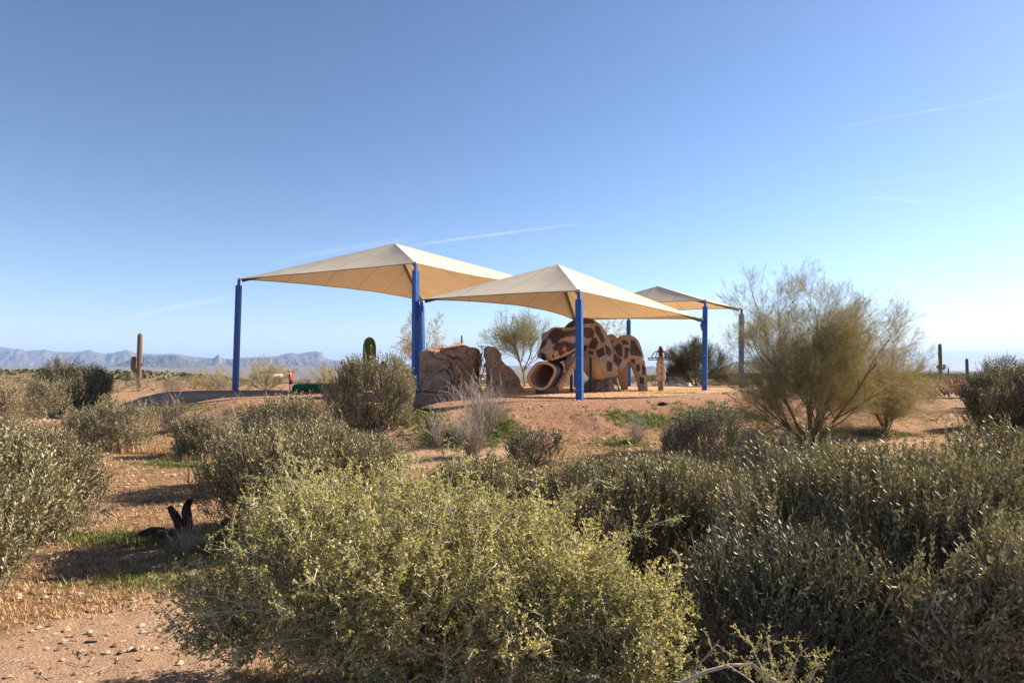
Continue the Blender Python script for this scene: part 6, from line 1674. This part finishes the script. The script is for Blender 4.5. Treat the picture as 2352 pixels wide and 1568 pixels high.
    s = r.uniform(.008, .022, N) * (1 + 1.2 * r.random(N) ** 6); jit = r.uniform(.6, 1.4, (N, 6, 1)); a = r.uniform(0, 6.28, N); ca, sa = np.cos(a), np.sin(a); bb = np.broadcast_to(base, (N, 6, 3)) * jit
    v = np.stack([bb[..., 0] * ca[:, None] - bb[..., 1] * sa[:, None], bb[..., 0] * sa[:, None] + bb[..., 1] * ca[:, None], bb[..., 2]], -1) * s[:, None, None] + np.stack([x, d, z + s * .1], -1)[:, None]
    q = (tri[None] + (np.arange(N) * 6)[:, None, None]).reshape(-1, 4)
    o = build('soil_clods', Geo().add(v.reshape(-1, 3), q, 0, np.repeat(r.random(N), 4)), leaf_mat('clod_soil', (.22, .11, .065), (.38, .21, .13), (.50, .31, .20), .95, .05, 0)); tag(o, 'crumbly red soil clods on the bank', kind='stuff')
    # fallen twigs
    N = 900; d = np.exp(r.uniform(math.log(4), math.log(16), N)); px = r.uniform(0, 2300, N); x = (px - CX) / FPX * d; z = near_H(x, d)
    a = r.uniform(0, 6.28, N); L = r.uniform(.04, .28, N) * .8; dv = np.stack([np.cos(a), np.sin(a), 0 * a], -1)
    t = np.linspace(-.5, .5, 4)[None, :, None]; PLt = np.stack([x, d, z + .012], -1)[:, None] + dv[:, None] * t * L[:, None, None] + r.normal(0, .006, (N, 4, 3))
    v, q = tube_batch(PLt, np.tile([.003, .004, .003, .0015], (N, 1)), 3); o = build('fallen_twigs', Geo().add(v, q, 0, np.repeat(r.random(N), 9)), TWIGP); tag(o, 'fallen twigs and plant litter on the ground', kind='stuff')
cover()
# ------------------------------------------------------------------ dead wood
CHAR = rock_mat('charred_wood', [(.028, .024, .026), (.075, .064, .060), (.17, .145, .13)], 9)
GREYW = rock_mat('grey_dead_wood', [(.12, .09, .07), (.24, .19, .15), (.40, .33, .27)], 9)
def wood_piece(name, pts, rad, m, parent, O, seed=0, seg=26, sides=14):
    c = catmull(pts, seg); r = catmull(np.array(rad, float)[:, None], seg)[:, 0]
    vv, qq = tube_batch(c[None], r[None], sides)
    v = vv.reshape(seg, sides, 3); n = fbm(v * np.array([14, 14, 5]), 3, seed, True) * .28 + fbm(v * 5, 2, seed + 3) * .3
    v = c[:, None] + (v - c[:, None]) * (1 + n)[..., None]
    vv, qq = capped(v.reshape(-1, 3), qq, sides)
    me = mesh_arrays(name, vv - O, qq, smooth=False); vattr(me, 'crack', np.zeros(len(vv)))
    return link(name, me, m, parent)
def stump():
    g = GP(418, 1238); d = g.y; O = np.array(g); root = empty('burnt_stump', g, 'charred black forked stump lying in the grass on the left', 'stump')
    Q = lambda px, py, dd=0: np.array(P(px, py, d + dd))
    wood_piece('fork', [Q(432, 1235), Q(431, 1200), Q(428, 1170), Q(438, 1146)], [.055, .052, .048, .032], CHAR, root, O, 1)
    wood_piece('fork', [Q(420, 1235), Q(412, 1205), Q(400, 1180), Q(389, 1162)], [.055, .05, .042, .028], CHAR, root, O, 2)
    wood_piece('log', [Q(430, 1240), Q(390, 1232, .05), Q(350, 1225, .1), Q(322, 1228, .1)], [.10, .09, .075, .04], CHAR, root, O, 3)
    wood_piece('log', [Q(498, 1232, .6), Q(508, 1212, .7), Q(524, 1190, .8)], [.06, .05, .04], GREYW, root, O, 4)
stump()
def drift(px, py, pts, rad, label, seed, m=GREYW, name='driftwood', cat='dead wood'):
    g = GP(px, py); O = np.array(g); root = empty(name, g, label, cat)
    for k, p in enumerate(pts):
        wood_piece('limb', [np.array(P(a, b, g.y + c)) for a, b, c in p], rad[k], m, root, O, seed + k, 14, 8)
drift(992, 985, [[(985, 990, 0), (993, 976, 0), (1000, 960, .1), (1004, 950, .2)], [(993, 978, 0), (1003, 978, -.1), (1010, 972, -.1)], [(988, 984, 0), (980, 972, 0), (984, 962, 0)]], [[.05, .045, .035, .02], [.04, .03, .012], [.03, .03, .01]], 'knotty piece of driftwood on the dirt left of the grey bunches', 3)
drift(255, 1180, [[(225, 1178, 0), (242, 1170, 0), (255, 1168, .1), (262, 1166, .1)], [(243, 1170, 0), (250, 1178, -.1), (262, 1182, -.2)]], [[.012, .02, .018, .006], [.012, .01, .004]], 'small pale broken branch on the left grass', 13)
drift(205, 1475, [[(196, 1474, 0), (207, 1475, 0), (222, 1473, 0)]], [[.012, .014, .010]], 'dark stub of wood on the bottom left sand', 17, CHAR)
drift(1525, 930, [[(1512, 930, 0), (1520, 927, 0), (1530, 929, 0), (1540, 928, .2)]], [[.05, .06, .05, .02]], 'dark lump of wood on top of the red bank', 21, CHAR)
drift(2165, 965, [[(2130, 962, 0), (2150, 966, 0), (2172, 972, 0)], [(2150, 966, 0), (2160, 955, 0), (2168, 948, 0)], [(2140, 970, 0), (2180, 962, 0)]], [[.012, .02, .01], [.015, .012, .004], [.01, .01]], 'bleached branches on the ground right of the palo verde', 25)
drift(1105, 1022, [[(1098, 1020, 0), (1105, 1018, 0), (1112, 1021, 0)]], [[.03, .04, .03]], 'lone pale stone like chunk at the path edge', 29) if False else None

# ------------------------------------------------------------------ the walker
def person():
    d = 49.0; b = at(668, d); px = 668; foot = P(668, 901, d); b = Vector((foot.x, d, min(Hs(foot.x, d), foot.z + .0))); b.z = Hs(foot.x, d)
    hgt = P(668, 848, d).z - b.z; S = hgt / 1.80
    root = empty('person', b, 'bald man in red tank top and black shorts walking with his head bowed', 'person')
    skin = mat('bare_skin', (.52, .26, .17), .6, .3)[0]; red = mat('red_tank_top', (.42, .035, .035), .85, .1)[0]; blk = mat('black_shorts', (.02, .02, .024), .85, .1)[0]; shoe = mat('shoe_rubber', (.5, .5, .5), .8, .2)[0]; glass = mat('sunglasses_lens', (.01, .01, .01), .15, .6)[0]; sock = mat('white_sock', (.7, .7, .68), .9, .1)[0]  # one even skin colour for body, hands and head
    def skin_body(name, verts, edges, radii, m, sub=2, par=None, rootv=0):
        me = bpy.data.meshes.new(name); me.from_pydata([Vector(v) * S for v in verts], edges, []); o = link(name, me, m, par or root)
        md = o.modifiers.new('skin', 'SKIN'); md.use_smooth_shade = True
        for k, rr in enumerate(radii):
            sv = me.skin_vertices[0].data[k]; rr = rr if isinstance(rr, tuple) else (rr, rr); sv.radius = (rr[0] * S, rr[1] * S)
        me.skin_vertices[0].data[rootv].use_root = True
        s = o.modifiers.new('sub', 'SUBSURF'); s.levels = sub; s.render_levels = sub
        return o
    # walking to the left (-X); x forward is -X; torso leans forward, head bowed
    V = [(0, 0, .98), (-.02, 0, 1.12), (-.04, 0, 1.28), (-.05, 0, 1.42), (-.09, 0, 1.52), (-.13, 0, 1.58),      # 0-5 spine, neck
         (-.04, -.17, 1.43), (.07, -.24, 1.20), (.02, -.24, .96), (-.03, -.235, .88),                               # 6-9 near arm
         (-.04, .17, 1.43), (-.06, .24, 1.18), (-.17, .23, .97), (-.21, .22, .89),                                 # 10-13 far arm
         (0, -.10, .93), (-.04, -.10, .52), (.06, -.10, .10), (.04, -.10, .05), (-.10, -.10, .03),                # 14-18 near leg
         (0, .10, .93), (-.12, .10, .52), (-.17, .10, .10), (-.20, .10, .05), (-.33, .10, .03)]                    # 19-23 far leg
    E = [(0, 1), (1, 2), (2, 3), (3, 4), (4, 5), (3, 6), (6, 7), (7, 8), (8, 9), (3, 10), (10, 11), (11, 12), (12, 13), (0, 14), (14, 15), (15, 16), (16, 17), (17, 18), (0, 19), (19, 20), (20, 21), (21, 22), (22, 23)]
    Rr = [(.13, .16), (.12, .15), (.13, .17), (.12, .16), .06, .06, .06, .045, .033, .03, .06, .045, .033, .03, .095, .06, .042, .045, .035, .095, .06, .042, .045, .035]
    skin_body('body', V, E, Rr, skin)
    for (w, s) in (((-.03, -.235, .88), -1), ((-.21, .22, .89), 1)):
        VV = [w, (w[0] - .01, w[1], w[2] - .06)]; EE = [(0, 1)]; RR = [(.022, .036), (.018, .04)]
        for f in range(4):
            k = len(VV); VV += [(w[0] - .02 + .0 * f, w[1] + (-.03 + f * .02), w[2] - .10), (w[0] - .035, w[1] + (-.03 + f * .02), w[2] - .13 - (.012 if f in (1, 2) else 0)), (w[0] - .03, w[1] + (-.03 + f * .02), w[2] - .16 - (.015 if f in (1, 2) else 0))]
            EE += [(1, k), (k, k + 1), (k + 1, k + 2)]; RR += [.009, .009, .008]
        k = len(VV); VV += [(w[0] - .05, w[1], w[2] - .05), (w[0] - .065, w[1], w[2] - .09)]; EE += [(0, k), (k, k + 1)]; RR += [.011, .009]
        skin_body('hand', VV, EE, RR, skin, 1)
    # head: skull, jaw, nose, ears, brow
    hc = Vector((-.175, 0, 1.68)) * S
    bm = bmesh.new(); bmesh.ops.create_uvsphere(bm, u_segments=24, v_segments=16, radius=1)
    for v in bm.verts:
        x, y, z = v.co; f = max(0, -x)
        nx = x * .105; nz = z * .125; ny = y * .082
        if z < -.1: nx *= 1 - .15 * (-z) if x > 0 else 1.0; ny *= 1 - .25 * (-z)
        if x < -.75 and abs(y) < .28: nx -= .022 * math.exp(-((z + .18) / .16) ** 2) + .006 * math.exp(-((z + .62) / .12) ** 2)
        if x < -.6 and .2 < abs(y) < .6: nx += .010 * math.exp(-((z - .05) / .15) ** 2)
        if abs(y) > .9: ny += math.copysign(.014, y) * math.exp(-((z + .05) / .25) ** 2)
        v.co = (nx, ny, nz)
    bmesh.ops.transform(bm, matrix=Matrix.Translation(hc) @ Matrix.Rotation(-.42, 4, 'Y') @ Matrix.Scale(S, 4), verts=bm.verts); bmobj('head', bm, skin, root, True)
    bmobj('sunglasses', bmbox((.03 * S, .15 * S, .035 * S), Matrix.Translation(hc + Vector((-.09, 0, .0)) * S) @ Matrix.Rotation(-.42, 4, 'Y')), glass, root, bev=.006, seg=2)
    def shell(name, rings, m):
        """rings: (x, z, half depth, half width)"""
        n = 20; a = np.linspace(0, 2 * math.pi, n, endpoint=False); R_ = []
        for (x, z, hx, hy) in rings: R_.append(np.stack([x + hx * np.cos(a), hy * np.sin(a), z + .008 * np.sin(a * 3)], -1))
        v = np.concatenate(R_) * S; q = grid_quads(len(rings), n); idx = np.arange(len(rings) * n).reshape(-1, n)
        q = np.concatenate([q, np.stack([idx[:-1, -1], idx[1:, -1], idx[1:, 0], idx[:-1, 0]], -1)])
        return v, q
    v, q = shell('t', [(.0, .88, .17, .21), (0, 1.0, .165, .205), (-.02, 1.15, .155, .195), (-.04, 1.28, .16, .20), (-.045, 1.38, .15, .195), (-.05, 1.455, .11, .15), (-.06, 1.475, .08, .10)], red)
    build('tank_top', Geo().add(v, q), red, root, True)
    def leg(x0, x1, y, z1):
        a, b2 = np.array([x0, y, .98]), np.array([x1, y, z1]); t = np.linspace(0, 1, 5)[:, None]
        return tube_batch((a * (1 - t) + b2 * t)[None] * S, np.array([[.125, .125, .122, .12, .118]]) * S, 14)
    for (x1, y) in ((-.02, -.10), (-.07, .10)):
        v, q = leg(0, x1, y, .62); build('shorts_leg', Geo().add(v, q), blk, root, True)
    for (x, y) in ((-.02, -.10), (-.26, .10)):
        bmobj('shoe', bmbox((.27 * S, .10 * S, .085 * S), Matrix.Translation(Vector((x, y, .045)) * S)), shoe, root, bev=.03 * S, seg=3, smooth=True)
        bmobj('sock', bmbox((.09 * S, .09 * S, .10 * S), Matrix.Translation(Vector((x + .08, y, .13)) * S)), sock, root, bev=.03 * S, seg=2, smooth=True)
person()

# ------------------------------------------------------------------ small buildings and vehicles far off
def ramada():
    d = 66; b = at(1722, d); root = empty('picnic_ramada', b, 'small masonry ramada with a hipped metal roof behind the rightmost post', 'building')
    s = d / FPX; wall = simple_noise_mat('brown_block', (.16, .10, .08), (.28, .19, .15), 3); roofm = simple_noise_mat('roof_metal', (.16, .15, .14), (.30, .28, .27), 4, .6)
    zt = lambda py: PZ(py, d) - b.z
    x0, x1 = (1676 - 1722) * s, (1770 - 1722) * s
    hw = zt(856)
    for x in (x0 + .1, (x0 + x1) / 2, x1):
        bmobj('pillar', bmbox((1.1, 1.0, hw + .3), Matrix.Translation((x + .4, -.4, hw / 2 - .15))), wall, root, bev=.02, seg=1)
    bmobj('back_wall', bmbox((x1 - x0, .25, hw * .8), Matrix.Translation(((x0 + x1) / 2 + .5, 3.2, hw * .4))), wall, root)
    bm = bmesh.new(); ov = .8
    e = [(x0 - ov, -1.5, hw + .0), (x1 + ov, -1.5, hw), (x1 + ov, 4.8, hw), (x0 - ov, 4.8, hw)]; rg = [((x0 + x1) / 2 - 1.0, 1.6, zt(846) + .7), ((x0 + x1) / 2 + 1.0, 1.6, zt(846) + .7)]
    E = [bm.verts.new(p) for p in e]; Rg = [bm.verts.new(p) for p in rg]; Lw = [bm.verts.new((p[0], p[1], p[2] - .12)) for p in e]
    bm.faces.new((E[0], E[1], Rg[1], Rg[0])); bm.faces.new((E[1], E[2], Rg[1])); bm.faces.new((E[2], E[3], Rg[0], Rg[1])); bm.faces.new((E[3], E[0], Rg[0])); bm.faces.new(Lw)
    for k in range(4): bm.faces.new((E[k], Lw[k], Lw[(k + 1) % 4], E[(k + 1) % 4]))
    bmobj('roof', bm, roofm, root)
    for k in range(9):
        f = k / 8; A = Vector(e[0]).lerp(Vector(e[1]), f); B = Vector(rg[0]).lerp(Vector(rg[1]), f)
        vv, qq = tube_batch(np.array([[A + Vector((0, 0, .02)), B + Vector((0, 0, .02))]]), np.full((1, 2), .03), 4); build('roof_seam', Geo().add(vv, qq), roofm, root)
    t = empty('picnic_table', at(1694, 50), 'low brown bench like table in front of the ramada', 'table')
    for (sz, pos) in (((1.6, .7, .08), (0, 0, .75)), ((1.6, .25, .06), (0, -.65, .45)), ((1.6, .25, .06), (0, .65, .45))):
        bmobj('plank', bmbox(sz, Matrix.Translation(pos)), wall, t, bev=.01, seg=1)
    for x in (-.55, .55): bmobj('leg', bmbox((.12, 1.2, .7), Matrix.Translation((x, 0, .36))), wall, t, bev=.01, seg=1)
ramada()
def car(px, d, py, L, col, label, rz=0, glass_=(.03, .04, .05)):
    b = P(px, py, d); root = empty('parked_car', (b.x, d, Hs(b.x, d)), label, 'car', 'white vehicles far behind the playground', rz)
    zb = 0.0
    if True:
        root.location.z = b.z - .9
    paint = mat('white_paint', col, .3, .5)[0]; gl = mat('car_glass', glass_, .1, .6)[0]; ty = mat('tyre', (.02, .02, .02), .9, .1)[0]; ch = mat('hub', (.4, .4, .42), .3, .5, .8)[0]
    bm = bmbox((L, 1.8, .62), Matrix.Translation((0, 0, .70))); bmobj('body', bm, paint, root, bev=.14, seg=3, smooth=True)
    bm = bmbox((L * .55, 1.6, .55), Matrix.Translation((L * .03, 0, 1.24)))
    for v in bm.verts:
        if v.co.z > 1.3: v.co.x *= .78; v.co.y *= .86
    bmobj('cabin', bm, gl, root, bev=.06, seg=2)
    bmobj('roof', bmbox((L * .40, 1.36, .06), Matrix.Translation((L * .03, 0, 1.53))), paint, root, bev=.02, seg=2)
    for sx in (-1, 1):
        for sy in (-1, 1):
            w = empty('wheel', (sx * L * .32, sy * .86, .34)); w.parent = root
            bm = bmesh.new(); bmesh.ops.create_cone(bm, cap_ends=True, segments=20, radius1=.34, radius2=.34, depth=.22); bmesh.ops.transform(bm, matrix=Matrix.Rotation(math.pi / 2, 4, 'X'), verts=bm.verts); bmobj('tyre', bm, ty, w)
            bm = bmesh.new(); bmesh.ops.create_cone(bm, cap_ends=True, segments=12, radius1=.19, radius2=.19, depth=.24); bmesh.ops.transform(bm, matrix=Matrix.Rotation(math.pi / 2, 4, 'X'), verts=bm.verts); bmobj('rim', bm, ch, w)
        bmobj('headlight', bmbox((.06, .3, .14), Matrix.Translation((-L * .5 - .005, sx * .6, .78))), ch, root, bev=.01, seg=1)
car(612, 100, 860, 5.0, (.75, .76, .76), 'white truck seen through the yellow green tree left of the walker', .5)
car(1109, 95, 869, 4.6, (.75, .76, .76), 'white car glimpsed through the gap between the climbing rocks', .8)
car(1556, 60, 882, 4.2, (.75, .76, .76), 'white car roof showing over the bushes right of the totem', .3)
def tent():
    b = P(404, 884, 90); root = empty('tent', (b.x, 90, b.z - .6), 'tiny dark roofed tent with a bright blue end among the far bushes', 'tent'); root.scale = (.55, .55, .7)
    dk = mat('dark_tent_cloth', (.05, .05, .05), .9, .1)[0]; bl = mat('blue_tent_cloth', (.05, .22, .75), .8, .1)[0]
    bm = bmesh.new(); v = [bm.verts.new(p) for p in ((-1.6, -1, 0), (-1.6, 1, 0), (-1.6, 0, 1.7), (1.0, -1, 0), (1.0, 1, 0), (1.0, 0, 1.7))]
    bm.faces.new((v[0], v[3], v[5], v[2])); bm.faces.new((v[1], v[2], v[5], v[4])); bm.faces.new((v[0], v[2], v[1])); bmobj('fly', bm, dk, root)
    bm = bmesh.new(); v = [bm.verts.new(p) for p in ((1.005, -1, 0), (1.5, -.3, 0), (1.005, 1, 0), (1.005, 0, 1.7))]
    bm.faces.new((v[0], v[1], v[3])); bm.faces.new((v[1], v[2], v[3])); bmobj('door_flap', bm, bl, root)
tent()
def rooftops():
    roofm = mat('pale_roof', (.55, .55, .53), .8, .1)[0]; wl = mat('pale_wall', (.40, .34, .28), .9, .1)[0]
    for (px, w, h, lb) in ((2318, 9, 3.2, 'wide pale house roof on the far right horizon'), (2292, 5, 2.4, 'narrow pale house roof left of the wide one'), (2345, 6, 2.2, 'low pale roof at the far right edge of the horizon')):
        d = 420; x = PX(px, d); b = Vector((x, d, Hs(x, d))); root = empty('distant_house', b, lb, 'house', 'houses on the right horizon')
        bmobj('wall', bmbox((w, 6, h), Matrix.Translation((0, 0, h / 2))), wl, root)
        bm = bmesh.new(); e = [(-w * .55, -3.5, h), (w * .55, -3.5, h), (w * .55, 3.5, h), (-w * .55, 3.5, h)]; E = [bm.verts.new(p) for p in e]; R2 = [bm.verts.new((-w * .3, 0, h + 1.2)), bm.verts.new((w * .3, 0, h + 1.2))]
        bm.faces.new((E[0], E[1], R2[1], R2[0])); bm.faces.new((E[1], E[2], R2[1])); bm.faces.new((E[2], E[3], R2[0], R2[1])); bm.faces.new((E[3], E[0], R2[0])); bmobj('roof', bm, roofm, root)
    p = empty('utility_pole', Vector((PX(2270, 300), 300, Hs(PX(2270, 300), 300))), 'thin utility pole on the right horizon', 'pole')
    bmobj('mast', bmbox((.3, .3, 5), Matrix.Translation((0, 0, 2.5))), BARK, p); bmobj('crossarm', bmbox((2, .2, .2), Matrix.Translation((0, 0, 4.6))), BARK, p)
rooftops()
